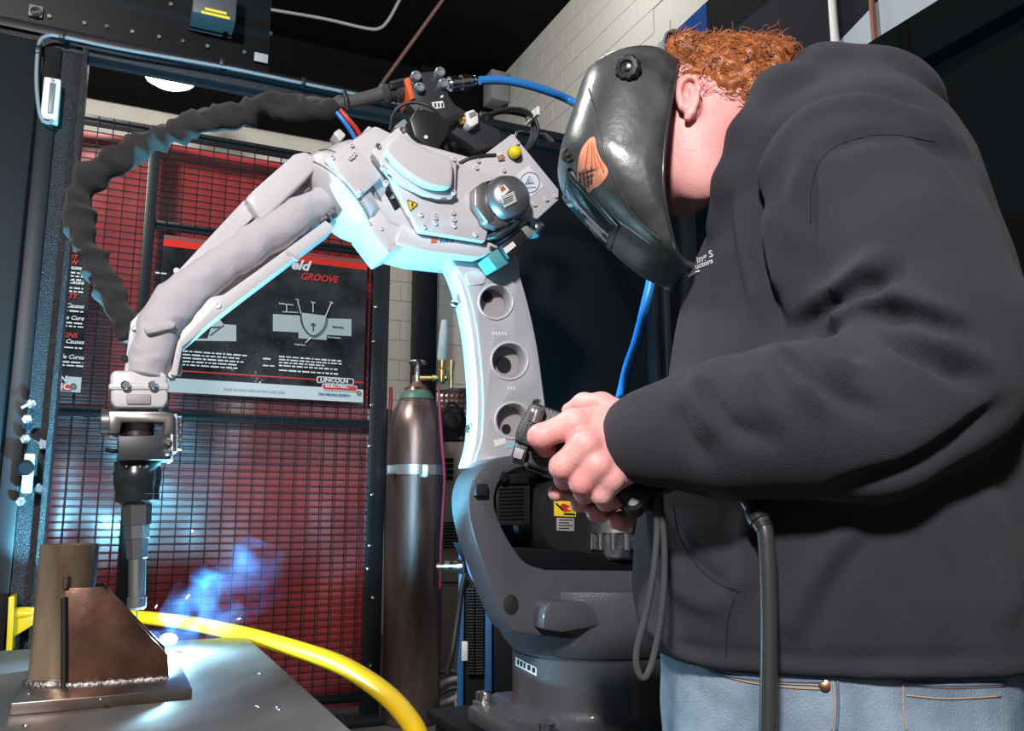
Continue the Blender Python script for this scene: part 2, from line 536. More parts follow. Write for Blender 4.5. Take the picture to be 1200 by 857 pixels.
for px, py in ((73, 43), (260, 74), (355, 97), (45, 60)):
    box('cable_clip', K(px, py, kk + 0.004), (0.006, 0.012, 0.010), black_plastic, sw)
# latch hardware on the post
lt = thing('gate_latch', K(32, 560, KB - 0.04), 'white latch blocks with black knob on the left post', 'latch')
c_ = K(33, 555, KB - 0.05)
box('latch_block', c_, (0.010, 0.012, 0.042), white_label, lt, bevel=0.003)
lathe('latch_knob', K(31, 549, KB - 0.06), -N, [(0, 0.008), (0.012, 0.008), (0.014, 0.016), (0.026, 0.017), (0.03, 0.012)], black_gloss, lt, n=24)
for px, py in ((37, 474), (32, 492), (30, 515), (25, 588)):
    lathe('latch_bolt', K(px, py, KB - 0.035), -N, [(0, 0.010), (0.010, 0.010), (0.01, 0.005), (0.022, 0.005)], steel, lt, n=6)
tube('latch_rod', [K(40, 470, KB - 0.05), K(25, 478, KB - 0.05)], 0.004, steel, lt, k=1)
for px, py in ((50, 520), (47, 573)):
    lathe('post_bolt', K(px, py, KB - 0.03), -N, [(0, 0.012), (0.004, 0.012), (0.007, 0.008)], bright_steel, cf, n=16)

# ================================================================== fence with curtains
fb = onz(432, 845, 0.0)
KF = N.dot(fb)
fence = thing('mesh_fence', cell(U.dot(fb), KF, 0), 'black wire mesh fence with posts in front of red curtains', 'fence')
FTOP = K(430, 193, KF).z
fsR = U.dot(fb)
fsM = spx(183, 220, KF)
fsL = spx(20, 220, KF)
rail_m = mat('fence_black', (0.012, 0.016, 0.02), 0.35)
for s_, w_ in ((fsR, 0.05), (fsM - 0.02, 0.028), (fsL, 0.04)):
    p_ = box('fence_post', cell(s_, KF, FTOP / 2), (w_, 0.03, FTOP / 2), rail_m, fence, bevel=0.004)
box('fence_foot', cell(fsR - 0.02, KF - 0.02, 0.02), (0.14, 0.12, 0.02), rail_m, fence, bevel=0.008)
ph = []
for py in (484,):
    ph.append(0.5 * (K(70, 480, KF).z + K(425, 499, KF).z))
zrb = K(380, 820, KF).z
for z_ in (FTOP - 0.02, ph[0], zrb):
    box('fence_rail', cell((fsL + fsR) / 2, KF, z_), ((fsR - fsL) / 2, 0.02, 0.025), rail_m, fence, bevel=0.003)
box('fence_rail', cell((fsM + fsR) / 2, KF, K(300, 287, KF).z + 0.04), ((fsR - fsM) / 2, 0.02, 0.022), rail_m, fence, bevel=0.003)
bm = bmesh.new()
s_ = fsL + 0.05
while s_ < fsR - 0.04:
    add_box(bm, cell(s_, KF - 0.022, (FTOP + zrb) / 2), U, N, Z, (0.0028, 0.0028, (FTOP - zrb) / 2)); s_ += 0.073
z_ = zrb
while z_ < FTOP:
    add_box(bm, cell((fsL + fsR) / 2, KF - 0.027, z_), U, N, Z, ((fsR - fsL) / 2, 0.0026, 0.0026)); z_ += 0.0375
from_bm('wire_mesh', bm, mat('wire_dark', (0.02, 0.023, 0.026), 0.4, 0.4), fence, 0, kind='stuff')
for px, py in ((435, 475), (433, 523), (436, 580), (433, 640), (434, 780), (440, 360), (437, 400), (431, 667), (437, 701)):
    lathe('fence_bolt', K(px, py, KF - 0.03), -N, [(0, 0.010), (0.008, 0.010), (0.010, 0.006)], bright_steel, fence, n=10)

def curtain(name, sA, sB, label, ph_, amp):
    nx, nz = 70, 80
    vs_, fs = [], []
    for j in range(nz + 1):
        z_ = 0.06 + (FTOP - 0.10) * j / nz
        for i in range(nx + 1):
            s_ = sA + (sB - sA) * i / nx
            q = Vector((s_ * 1.7 + ph_, z_ * 0.45, ph_))
            d = amp * (0.5 * math.sin(s_ * 9 + ph_ + 0.8 * math.sin(z_ * 1.3)) + 1.6 * mnoise.noise(q * 1.3) + 0.5 * mnoise.noise(Vector((s_ * 5, z_ * 4, ph_))))
            vs_.append(cell(s_, KF + 0.10 + d, z_))
    for j in range(nz):
        for i in range(nx):
            a = j * (nx + 1) + i
            fs.append((a, a + 1, a + nx + 2, a + nx + 1))
    return from_py(name, vs_, fs, mat('red_vinyl', (0.50, 0.028, 0.028), 0.42, bump=0.004, bscale=5, bdet=1, coat=1.0, crough=0.24, cior=2.7, spec=0.8), None, 179, label=label, cat='curtain', group='red welding curtains')
curtain('welding_curtain', fsL - 0.05, fsM - 0.02, 'narrow red vinyl welding curtain behind the side poster', 0.3, 0.02)
curtain('welding_curtain', fsM + 0.0, fsR + 0.0, 'wide red vinyl welding curtain behind the large black poster', 4.1, 0.012)

# ------------------------------------------------------------------ posters
poster_black = mat('poster_black', (0.012, 0.012, 0.014), 0.18, bump=0.016, bscale=11, bdet=3, var=0.5, vscale=6, color2=(0.05, 0.05, 0.055))
poster_red = mat('poster_red', (0.75, 0.04, 0.025), 0.25, bump=0.003, bscale=9)
poster_white = mat('poster_white', (0.62, 0.66, 0.66), 0.3)
print_white = mat('print_white', (0.75, 0.75, 0.75), 0.4)
print_red = mat('print_red', (0.72, 0.05, 0.03), 0.4)
KP = KF - 0.045
# corner plan in fence coordinates: s along, z up
ps0, ps1 = spx(186, 360, KP), spx(428, 380, KP)
pz1 = 0.5 * (K(182, 280, KP).z + K(430, 300, KP).z)
pz0 = 0.5 * (K(200, 463, KP).z + K(425, 469, KP).z)
po = thing('weld_poster', cell((ps0 + ps1) / 2, KP, pz0), 'large black laminated welding poster with red stripe and white diagrams', 'poster')
def pbox(name, sA, sB, zA, zB, m, par, lay=0, **kw):
    return box(name, cell((sA + sB) / 2, KP - 0.0015 * lay, (zA + zB) / 2), (abs(sB - sA) / 2, 0.001, abs(zB - zA) / 2), m, par, bevel=0, **kw)
pbox('sheet', ps0, ps1, pz0, pz1, poster_black, po)
def PS(px, py): 
    p_ = K(px, py, KP - 0.006); return U.dot(p_), p_.z
zr1, zr0 = PS(400, 301)[1], PS(400, 313)[1]
pbox('red_stripe', ps0, ps1, zr0, zr1, poster_red, po, 1)
pbox('top_margin', ps0, ps1, pz1 - 0.022, pz1, mat('clear_film', (0.3, 0.3, 0.31), 0.15), po, 1)
zw = PS(300, 449)[1]
pbox('white_footer', ps0, ps1, pz0, zw, poster_white, po, 1)
pbox('red_rule', ps0, ps1, PS(300, 441)[1], PS(300, 439.6)[1], print_red, po, 1)
def ptext(name, body, size, px, py, m, shear=0.25, bold=0.0, sx=1.0, par=None, lay=3):
    s_, z_ = PS(px, py)
    return text(name, body, size, cell(s_, KP - 0.0015 * lay, z_), U, Z, m, par or po, shear=shear, bold=bold, sx=sx)
ptext('title_lettering', 'Weld', 0.080, 322, 312.5, print_white, 0.3, 0.003, 1.05)
ptext('title_lettering', 'GROOVE', 0.056, 352, 327, print_red, 0.3, 0.0015, 0.92)
# white diagram plates
def poly_on(name, pts, m, par, lay=2):
    P = []
    for px, py in pts:
        s_, z_ = PS(px, py); P.append(cell(s_, KP - 0.0015 * lay, z_))
    return prism(name, P, N * 0.001, m, par, bevel=0)
diag = mat('diagram_grey', (0.55, 0.56, 0.56), 0.35)
d1 = poly_on('diagram', [(320, 368), (354, 370), (354, 366.5), (383, 370), (383, 373), (412, 374), (412, 394), (383, 392.5), (383, 398.5), (350, 396.5), (350, 389.5), (320, 388)], diag, po)
def pline(name, pts, w_, m, par, lay=3):
    bm = bmesh.new()
    P = []
    for px, py in pts:
        s_, z_ = PS(px, py); P.append(cell(s_, KP - 0.0015 * lay, z_))
    add_tube(bm, P, w_, 4)
    return from_bm(name, bm, m, par, 0)
gl = mat('groove_line', (0.08, 0.08, 0.085), 0.4)
pline('groove_outline', sm([(352, 369, 0), (354, 380, 0), (360, 390, 0), (367, 394, 0), (375, 390, 0), (381, 381, 0), (383, 371, 0)], 5, False) and [(p[0], p[1]) for p in sm([(352, 369, 0), (354, 380, 0), (360, 390, 0), (367, 394, 0), (375, 390, 0), (381, 381, 0), (383, 371, 0)], 5, False)], 0.005, gl, d1)
for a, b_ in (((349, 353), (353, 368)), ((367, 355), (367, 366)), ((389, 354), (382, 370)), ((336, 357), (336, 365)), ((331, 365.5), (350, 366.5)), ((358, 402), (367, 394)), ((367, 388), (367, 378))):
    pline('leader_line', [a, b_], 0.0028, print_white if a[1] < 370 or a[1] > 400 else gl, d1)
for x_, y_, b_ in ((327, 356.5, 'Reinforcement'), (346, 352, 'Toe'), (364.5, 355, 'Face'), (386, 355.5, 'Toe'), (384, 395.8, 'Root Opening'), (345, 404.5, 'Weld Root'), (389.5, 383.5, 'Bevel Angle'), (363.5, 381, 'Weld')):
    ptext('caption', b_, 0.013, x_, y_, print_white if b_ not in ('Bevel Angle', 'Weld') else ink, 0, 0.0004, par=d1, lay=4)
d2 = poly_on('diagram', [(212, 396), (243, 397), (253, 368), (262, 380), (277, 381), (277, 400), (212, 399)], diag, po)
pline('groove_outline', [(238, 382), (250, 383.5), (258, 383)], 0.003, gl, d2)
pline('leader_line', [(246, 393), (262, 381)], 0.0025, gl, d2)
random.seed(3)
def dashes(name, rows, h_, m, par, lay=3):
    """rows of print too small to read: short strokes the size of words"""
    bm = bmesh.new()
    for sA_, sB_, z_ in rows:
        x = sA_
        while x < sB_:
            w_ = min(random.uniform(0.010, 0.045), sB_ - x + 0.002)
            add_box(bm, cell(x + w_ / 2, KP - 0.0015 * lay, z_), U, N, Z, (w_ / 2, 0.0005, h_ * random.uniform(0.8, 1.1)))
            x += w_ + 0.007
    return from_bm(name, bm, m, par, 0, kind='stuff')
rows = []
for x0, x1, ys in ((214, 296, (414, 418, 422, 426, 430)), (327, 402, (417, 420.5, 424, 427.5, 433)), (308, 324, (420, 428)), (182, 200, (323,))):
    for y_ in ys:
        yy = y_ + (x0 - 300) * 0.03
        rows.append((PS(x0, yy)[0], PS(x1 - random.uniform(0, 0.35) * (x1 - x0), yy)[0], PS(x0, yy)[1]))
dashes('fine_print', rows, 0.004, print_white, po)
dashes('footer_print', [(PS(262, 457)[0], PS(333, 457)[0], PS(300, 458)[1])], 0.006, mat('faint_grey', (0.4, 0.43, 0.43), 0.4), po)
# maker's emblem at the right of the footer
def PR(px, py, m, wpx, hpx, name, par, lay=2):
    sA, zA = PS(px, py); sB, zB = PS(px + wpx, py + hpx)
    P = rc([(sA, zA), (sB, zA), (sB, zB), (sA, zB)], 0.012)
    return prism(name, [cell(p[0], KP - 0.0015 * lay, p[1]) for p in P], N * 0.001, m, par, bevel=0)
PR(371.5, 441.0, print_white, 43, 10.5, 'emblem_border', po, 3)
PR(372.5, 442.0, ink, 41, 8.5, 'emblem_black', po, 4)
PR(377.5, 449.9, print_white, 41, 9.3, 'emblem_border', po, 5)
PR(378.3, 450.7, print_red, 39.5, 7.7, 'emblem_red', po, 6)
ptext('emblem_lettering', 'LINCOLN', 0.032, 375, 447.2, print_white, 0, 0.0012, 1.15, lay=7)
ptext('emblem_lettering', 'ELECTRIC', 0.027, 381, 453.9, print_white, 0, 0.001, 1.12, lay=7)
ptext('emblem_lettering', 'THE WELDING EXPERTS', 0.019, 373, 463.2, mat('print_blue', (0.05, 0.16, 0.3), 0.4), 0, 0.0006, 0.87, lay=3)
for px, py in ((424, 301.5), (420.5, 461)):
    c_ = K(px, py, KP - 0.004)
    lathe('grommet', c_, -N, [(0, 0.014), (0.003, 0.014), (0.003, 0.007), (0, 0.007)], brass, po, n=16, capped=False)

# side poster, partly hidden by the post
qs0, qs1 = spx(36, 370, KP), spx(102, 370, KP)
qz1 = K(90, 272, KP).z
qz0 = K(88, 460, KP).z
p2 = thing('weld_poster', cell((qs0 + qs1) / 2, KP, qz0), 'narrow black poster of white and red troubleshooting text beside the post', 'poster')
pbox('sheet', qs0, qs1, qz0, qz1, poster_black, p2)
pbox('red_stripe', qs0, qs1, K(90, 296, KP).z, K(90, 281, KP).z, poster_red, p2, 1)
pbox('white_footer', qs0, qs1, qz0, K(88, 442, KP).z, poster_white, p2, 1)
for y_, b_, m_, sz, sh in ((304, 'FILLET JOINT', print_red, 0.032, 0.3), (310, 'LOCATION', print_red, 0.032, 0.3), (350, 'POROSITY', print_red, 0.036, 0.3), (396, 'INCLUSIONS', print_red, 0.034, 0.3),
                           (316, 'Possible Causes', print_white, 0.030, 0.3), (333, 'Possible Cause', print_white, 0.030, 0.3), (361, 'Possible Causes', print_white, 0.030, 0.3), (375, 'Possible Cure', print_white, 0.030, 0.3), (403, 'Possible Causes', print_white, 0.030, 0.3), (421, 'Possible Cures', print_white, 0.030, 0.3)):
    s_, z_ = PS(90, y_)
    xr = 98 if m_ is print_white else 90
    s_, _ = PS(xr, y_)
    text('lettering', b_, sz, cell(s_, KP - 0.0045, z_), U, Z, m_, p2, shear=sh, bold=0.0007, align='RIGHT', sx=0.95)
dashes('fine_print', [(PS(66 + random.uniform(0, 8), y_)[0], PS(97, y_)[0], PS(90, y_)[1]) for y_ in (320, 324, 328, 338, 342, 365, 379, 383, 408, 425, 429)], 0.004, print_white, p2)
sA, zA = PS(60, 449); sB, zB = PS(83, 458)
pbox('emblem_red', sA - 0.05, sB, zB, zA, print_red, p2, 3)
sA, zA = PS(60, 440)
pbox('emblem_black', sA - 0.05, sB - 0.03, K(70, 449, KP).z, K(70, 440, KP).z, ink, p2, 2)
text('lettering', 'LINCOLN', 0.045, cell(PS(79, 448)[0], KP - 0.0055, PS(79, 448)[1]), U, Z, print_white, p2, align='RIGHT', bold=0.0012)
text('lettering', 'ELECTRIC', 0.045, cell(PS(82, 457)[0], KP - 0.0055, PS(82, 457)[1]), U, Z, print_white, p2, align='RIGHT', bold=0.0012)
lathe('grommet', K(86, 452.5, KP - 0.004), -N, [(0, 0.014), (0.003, 0.014), (0.003, 0.007), (0, 0.007)], brass, p2, n=16, capped=False)
# ================================================================== behind the robot: gas bottle, power source, cabinet, cables
cyl_m = mat('oxide_brown', (0.27, 0.20, 0.19), 0.34, 0.8, var=0.4, vscale=9, stretch=(1, 1, 0.2), bump=0.0015, bscale=25, rvar=0.1, color2=(0.15, 0.10, 0.09))
cb_ = onz(481, 846, 0.0)
dC = cb_.y
rC = 0.5 * 66 / 1000 * dC * 0.99
top = at(486, 455, dC).z
gc = thing('gas_cylinder', cb_, 'tall brown steel gas cylinder with green collar strapped beside the fence post', 'gas cylinder')
zc = top
cx = Vector((at(484, 700, dC).x, dC, 0))
lathe('bottle', cx, (0, 0, 1), [(0, rC * 0.93), (0.02, rC), (zc - 0.26, rC), (zc - 0.20, rC * 0.97), (zc - 0.13, rC * 0.83), (zc - 0.07, rC * 0.62), (zc - 0.04, rC * 0.5), (zc, rC * 0.45)], cyl_m, gc, n=48, smooth=50)
lathe('collar', cx + Z * (zc - 0.068), (0, 0, 1), [(0, rC * 0.64), (0.02, rC * 0.60), (0.04, rC * 0.54), (0.05, rC * 0.47)], mat('collar_green', (0.08, 0.17, 0.13), 0.45), gc, n=40)
lathe('neck_ring', cx + Z * (zc - 0.02), (0, 0, 1), [(0, 0.055), (0.035, 0.055), (0.04, 0.035), (0.055, 0.03)], mat('rust_ring', (0.2, 0.08, 0.05), 0.6), gc)
lathe('valve_stem', cx + Z * (zc + 0.02), (0, 0, 1), [(0, 0.026), (0.05, 0.026), (0.055, 0.016), (0.13, 0.014)], steel, gc, n=16)
bm = bmesh.new()
hz = cx + Z * (zc + 0.15)
add_tube(bm, [hz + Vector((0.045 * math.cos(a), 0.045 * math.sin(a), 0)) for a in [i * math.tau / 24 for i in range(25)]], 0.011, 8)
for i in range(3):
    a = i * math.tau / 3
    add_tube(bm, [hz, hz + Vector((0.045 * math.cos(a), 0.045 * math.sin(a), 0))], 0.007, 6)
from_bm('valve_handwheel', bm, steel, gc)
rg = cx + Z * (zc + 0.055)
lathe('outlet', rg + Vector((0.02, -0.02, 0)), (1, -0.1, 0), [(0, 0.016), (0.07, 0.016), (0.075, 0.022), (0.10, 0.022), (0.10, 0.016), (0.16, 0.016)], brass, gc, n=12)
lathe('regulator', rg + Vector((0.145, -0.035, -0.035)), (0, 0, 1), [(0, 0.014), (0.02, 0.024), (0.08, 0.024), (0.09, 0.016), (0.12, 0.02), (0.14, 0.02)], brass, gc, n=14)
lathe('flow_tube', rg + Vector((0.145, -0.035, 0.10)), (0.05, 0, 1), [(0, 0.022), (0.02, 0.03), (0.16, 0.027), (0.24, 0.018)], mat('flow_glass', (0.55, 0.62, 0.66), 0.1, alpha=0.75), gc, n=16)
lathe('needle_valve', rg + Vector((0.20, -0.045, -0.06)), (0, 0, 1), [(0, 0.012), (0.10, 0.014), (0.11, 0.018), (0.16, 0.018)], brass, gc, n=12)
dd = dC - rC * 0.6
tube('gas_hose', [at(514, 452, dd), at(515, 475, dd), at(518, 520, dd), at(521, 560, dd), at(519, 600, dd), at(517, 640, dd), at(516, 690, dd)], 0.009, mat('hose_magenta', (0.30, 0.04, 0.09), 0.4), gc, n=8)
zs = at(484, 552, dC).z
strap_m = mat('zinc_strap', (0.62, 0.66, 0.67), 0.35, 0.9)
lathe('strap', cx + Z * (zs - 0.026), (0, 0, 1), [(0, rC + 0.002), (0, rC + 0.006), (0.055, rC + 0.006), (0.055, rC + 0.002)], strap_m, gc, n=48, capped=False)
p_ = at(497, 552, dC - rC * 0.9)
box('strap_buckle', p_, (0.025, 0.012, 0.035), strap_m, gc, axes=(Vector((1, 0, 0)), Vector((0, 1, 0)), Z))
box('strap_arm', cell(U.dot(cx) - 0.13, N.dot(cx) - rC * 0.55, zs), (0.06, 0.004, 0.024), strap_m, gc)

# cabinet and second curtain further back
dk = 6.3
cab_m = mat('cabinet_beige', (0.36, 0.34, 0.30), 0.55)
def backbox(name, x0, y0, x1, y1, d, thick, m, par, **kw):
    A, B = at(x0, y0, d), at(x1, y1, d)
    c = (A + B) / 2
    return box(name, Vector((c.x, d + thick / 2, (A.z + B.z) / 2)), (abs(B.x - A.x) / 2, thick / 2, abs(A.z - B.z) / 2), m, par, axes=(Vector((1, 0, 0)), Vector((0, 1, 0)), Z), **kw)
cabn = thing('equipment_cabinet', at(530, 760, dk), 'beige metal cabinet with louvres standing behind the gas cylinder', 'cabinet')
zb0 = at(530, 518, dk).z
A, B = at(500, 500, dk), at(575, 500, dk)
box('body', Vector(((A.x + B.x) / 2, dk + 0.3, zb0 / 2)), ((B.x - A.x) / 2, 0.3, zb0 / 2), cab_m, cabn, axes=(Vector((1, 0, 0)), Vector((0, 1, 0)), Z), bevel=0.01)
for i in range(9):
    y_ = 612 + i * 3.6
    backbox('louvre', 515, y_, 553, y_ + 1.8, dk - 0.015, 0.02, smooth_dark, cabn, bevel=0)
for i in range(4):
    y_ = 537 + i * 7
    backbox('louvre', 519, y_, 531, y_ + 5, dk - 0.012, 0.02, smooth_dark, cabn, bevel=0)
backbox('panel_seam', 512, 682, 560, 683.5, dk - 0.006, 0.01, smooth_dark, cabn, bevel=0)
rcur = thing('welding_curtain', at(535, 515, dk + 0.4), 'small red mesh screen above the beige cabinet', 'screen')
backbox('sheet', 512, 457, 562, 519, dk + 0.42, 0.02, MATS['red_vinyl'], rcur)
bm = bmesh.new()
for i in range(9):
    A, B = at(513 + i * 6, 457, dk + 0.4), at(513 + i * 6, 519, dk + 0.4)
    add_box(bm, (A + B) / 2, Vector((1, 0, 0)), Vector((0, 1, 0)), Z, (0.005, 0.005, (A.z - B.z) / 2))
for i in range(10):
    A, B = at(512, 459 + i * 6.4, dk + 0.4), at(562, 459 + i * 6.4, dk + 0.4)
    add_box(bm, (A + B) / 2, Vector((1, 0, 0)), Vector((0, 1, 0)), Z, ((B.x - A.x) / 2, 0.005, 0.005))
from_bm('wire_mesh', bm, rail_m, rcur, 0, kind='stuff')
backbox('frame', 511, 455, 563, 459, dk + 0.39, 0.03, rail_m, rcur)
bg = thing('tool_bag', at(530, 515, dk + 0.2), 'small black crumpled bag lying on top of the beige cabinet', 'bag')
bmq = bmesh.new()
bmesh.ops.create_icosphere(bmq, subdivisions=4, radius=1)
bc = at(530, 500, dk + 0.22)
for v in bmq.verts:
    q = v.co.copy()
    f_ = 1 + 0.35 * mnoise.noise(q * 1.6) + 0.15 * mnoise.noise(q * 4)
    v.co = Vector((bc.x + q.x * 0.12 * f_, bc.y + q.y * 0.1 * f_, zb0 + 0.16 + q.z * 0.12 * f_))
from_bm('bag_body', bmq, rubber, bg, 179)
tube('bag_strap', [Vector((bc.x - 0.07, bc.y - 0.02, zb0 + 0.2)), Vector((bc.x - 0.03, bc.y, zb0 + 0.31)), Vector((bc.x + 0.03, bc.y, zb0 + 0.30)), Vector((bc.x + 0.06, bc.y - 0.02, zb0 + 0.2))], 0.012, rubber, bg)
rl = thing('ground_clamp', at(460, 520, 5.0), 'red handled clamp hanging beside the gas cylinder', 'clamp')
tube('clamp_handle', [at(458, 454, 5.0), at(458, 468, 5.0), at(457, 482, 5.0)], 0.011, red_m, rl, n=8)
tube('clamp_jaw', [at(456, 480, 5.0), at(453, 505, 5.0), at(454, 530, 5.0), at(454, 600, 5.0), at(453, 820, 5.0)], [0.02, 0.028, 0.03, 0.02, 0.02], mat('brown_rod', (0.12, 0.07, 0.05), 0.6), rl, n=8)

# blue framed power source with black fins
dp = 3.25
ps_ = thing('power_source', at(565, 800, dp), 'blue framed wire cooler unit with black fins behind the robot', 'machine')
blue_f = mat('frame_blue', (0.015, 0.10, 0.26), 0.4)
zbot = at(560, 790, dp).z
for x0, x1, y0, y1 in ((538, 545, 628, 800), (569, 577, 640, 800)):
    A, B = at(x0, y0, dp), at(x1, y0, dp)
    box('blue_upright', Vector(((A.x + B.x) / 2, dp, A.z / 2)), ((B.x - A.x) / 2, 0.02, A.z / 2), blue_f, ps_, axes=(Vector((1, 0, 0)), Vector((0, 1, 0)), Z))
backbox('top_bar', 538, 622, 600, 630, dp - 0.01, 0.03, blue_f, ps_)
A, B = at(540, 640, dp + 0.06), at(600, 640, dp + 0.06)
box('housing', Vector(((A.x + B.x) / 2 + 0.03, dp + 0.26, A.z / 2)), ((B.x - A.x) / 2 + 0.03, 0.2, A.z / 2), panel_black, ps_, axes=(Vector((1, 0, 0)), Vector((0, 1, 0)), Z))
for cxp in (551, 562):
    for i in range(30):
        y_ = 690 + i * 3.4
        backbox('fin', cxp - 4.6, y_, cxp + 4.6, y_ + 1.5, dp - 0.01, 0.07, mat('fin_black', (0.03, 0.03, 0.032), 0.4), ps_, bevel=0)
backbox('data_plate', 541, 752, 548, 775, dp - 0.022, 0.004, white_label, ps_)
lathe('cable_gland', at(531, 664, dp - 0.02), (-1, 0, 0), [(0, 0.02), (0.03, 0.02), (0.03, 0.013), (0.06, 0.012)], steel, ps_, n=12)
lathe('cable_gland', at(542, 664, dp - 0.02), (-1, 0, 0), [(0, 0.028), (0.02, 0.028), (0.02, 0.02), (0.05, 0.02)], steel, ps_, n=12)
tube('cooler_cable', [at(545, 672, dp - 0.04), at(541, 690, dp - 0.04), at(537, 720, dp - 0.05), at(531, 760, dp - 0.1), at(524, 790, dp - 0.1)], 0.009, rubber, ps_, n=8)
# cables heaped on the floor
random.seed(11)
dq = 3.9
grey_hose = mat('grey_floor_hose', (0.16, 0.15, 0.14), 0.5)
lab = ['thick grey hose looped on the floor behind the robot stand', 'dark cable coil lying on the floor behind the robot stand', 'olive grey thin cable arching over the coiled hoses']
for i, (pts, r_, m_) in enumerate((
    ([(505, 812), (520, 800), (540, 795), (556, 793), (563, 800), (548, 812), (530, 820), (512, 826), (505, 836)], 0.018, grey_hose),
    ([(510, 790), (525, 786), (545, 792), (552, 808), (545, 826), (525, 836), (510, 832), (514, 815), (534, 806), (556, 812), (562, 826), (540, 840)], 0.014, rubber),
    ([(536, 835), (534, 818), (540, 804), (552, 800), (562, 797)], 0.010, mat('olive_cable', (0.16, 0.15, 0.11), 0.5)))):
    P = []
    for j, (x, y) in enumerate(pts):
        g_ = onz(x, 845 if i == 2 and j == 0 else max(y, 825), 0.02)
        d_ = min(g_.y, 4.9)
        q = at(x, y, d_)
        P.append(Vector((q.x, q.y, max(q.z, r_))))
    tube('floor_cable', P, r_, m_, n=8, label=lab[i], cat='cable', group='cables heaped on the floor')

# ================================================================== table, workpiece, yellow rail
ZT = 0.88
steel_table = mat('table_steel', (0.24, 0.225, 0.22), 0.46, 0.5, var=0.35, vscale=7, color2=(0.11, 0.095, 0.085), rvar=0.12, stretch=(1, 0.35, 1), bump=0.0008, bscale=20)
pr = onz(289, 746, ZT)
sT, kT = U.dot(pr), N.dot(pr)
tb = thing('welding_table', cell(sT - 0.5, kT - 0.5, 0), 'scratched bare steel welding table top under the workpiece', 'table')
box('table_top', cell(sT - 0.55, kT - 0.50, ZT - 0.012), (0.55, 0.50, 0.012), steel_table, tb, bevel=0.002)
box('table_frame', cell(sT - 0.55, kT - 0.50, ZT - 0.06), (0.50, 0.45, 0.035), black_powder, tb)
for a in (-1.04, -0.06):
    for b_ in (-0.94, -0.06):
        box('leg', cell(sT + a, kT + b_, (ZT - 0.095) / 2), (0.03, 0.03, (ZT - 0.095) / 2), black_powder, tb)
for px, py in ((325, 829), (30, 851), (327, 832), (305, 790), (303, 829)):
    p_ = onz(px, py, ZT)
    bm = bmesh.new()
    bmesh.ops.create_icosphere(bm, subdivisions=2, radius=0.003)
    for v in bm.verts: v.co = p_ + Vector((v.co.x * 1.3, v.co.y, v.co.z * 0.7))
    from_bm('weld_spatter', bm, steel, tb, 179)
# workpiece
ZP = ZT + 0.014
wk_m = mat('workpiece_steel', (0.30, 0.28, 0.265), 0.35, 0.9, var=0.4, vscale=12, color2=(0.2, 0.15, 0.12), rvar=0.1)
copper = mat('heat_tinted_steel', (0.19, 0.085, 0.05), 0.38, 0.7, var=0.5, vscale=11, color2=(0.075, 0.04, 0.03), rvar=0.1, bump=0.0006, bscale=40)
pipe_m = mat('pipe_steel', (0.42, 0.33, 0.22), 0.28, 0.6, var=0.6, vscale=14, color2=(0.17, 0.115, 0.075), stretch=(1, 1, 0.25), rvar=0.1)
a_, b2 = onz(12, 826, ZP), onz(225, 806, ZP)
c2 = onz(205, 764, ZP)
sa0, sa1 = U.dot(a_), U.dot(b2)
ka0 = 0.5 * (N.dot(a_) + N.dot(b2)); ka1 = N.dot(c2)
wp = thing('weld_workpiece', cell((sa0 + sa1) / 2, (ka0 + ka1) / 2, ZT), 'heat tinted steel pipe and gussets welded on a base plate', 'workpiece')
box('base_plate', cell((sa0 + sa1) / 2, (ka0 + ka1) / 2, (ZT + ZP) / 2), ((sa1 - sa0) / 2, (ka1 - ka0) / 2, (ZP - ZT) / 2), wk_m, wp, bevel=0.0012)
kg = N.dot(onz(75, 806, ZP)) * 0.5 + N.dot(onz(197, 795, ZP)) * 0.5      # front gusset plane
G = [K(x, y, kg) for x, y in ((76, 690), (121, 688), (197, 768), (198, 796), (75, 806))]
G[3].z = ZP; G[4].z = ZP
prism('gusset', G, N * 0.008, copper, wp, bevel=0.0008)
G2 = [p + N * 0.075 for p in G]
prism('gusset', G2, N * 0.008, copper, wp, bevel=0.0008)
# pipe stands behind the front gusset's left end
rp = 0.0
pl, prr = K(41, 700, kg + 0.040), K(112, 700, kg + 0.040)
rp = 0.5 * (U.dot(prr) - U.dot(pl)) * 0.99
pc = cell((U.dot(pl) + U.dot(prr)) / 2, kg + 0.040, ZP)
zpt = at(78, 638, pc.y).z - ZP
lathe('pipe', pc, (0, 0, 1), [(0, rp), (zpt, rp), (zpt, rp - 0.004), (0.0, rp - 0.004)], pipe_m, wp, n=48, capped=False)
weld_m = mat('weld_bead', (0.5, 0.49, 0.48), 0.4, 0.9, var=0.5, vscale=60, color2=(0.16, 0.13, 0.12), bump=0.004, bscale=180)
A, B = K(78, 806, kg - 0.004), K(196, 796, kg - 0.004)
A.z = B.z = ZP + 0.001
P = [A.lerp(B, i / 30) + Z * 0.0012 * math.sin(i * 2.1) for i in range(31)]
tube('weld_bead', P, 0.0045, weld_m, wp, k=1, n=8)
tube('weld_bead', [pc + Vector((math.cos(a), math.sin(a), 0)) * (rp + 0.001) + Z * 0.003 for a in [math.tau * i / 40 for i in range(41)]], 0.0055, weld_m, wp, k=1, n=8)
jA, jB = K(75, 700, kg - 0.002), K(75, 806, kg - 0.002); jB.z = ZP
tube('weld_bead', [jA.lerp(jB, i / 12) for i in range(13)], 0.0042, mat('burnt_seam', (0.05, 0.045, 0.045), 0.4, 0.7), wp, k=1, n=8)
q_ = K(77, 688, kg)
tube('seam_rod', [q_ + Z * 0.014 - N * 0.001, q_ - Z * 0.002 - N * 0.001], 0.004, wk_m, wp, k=1)
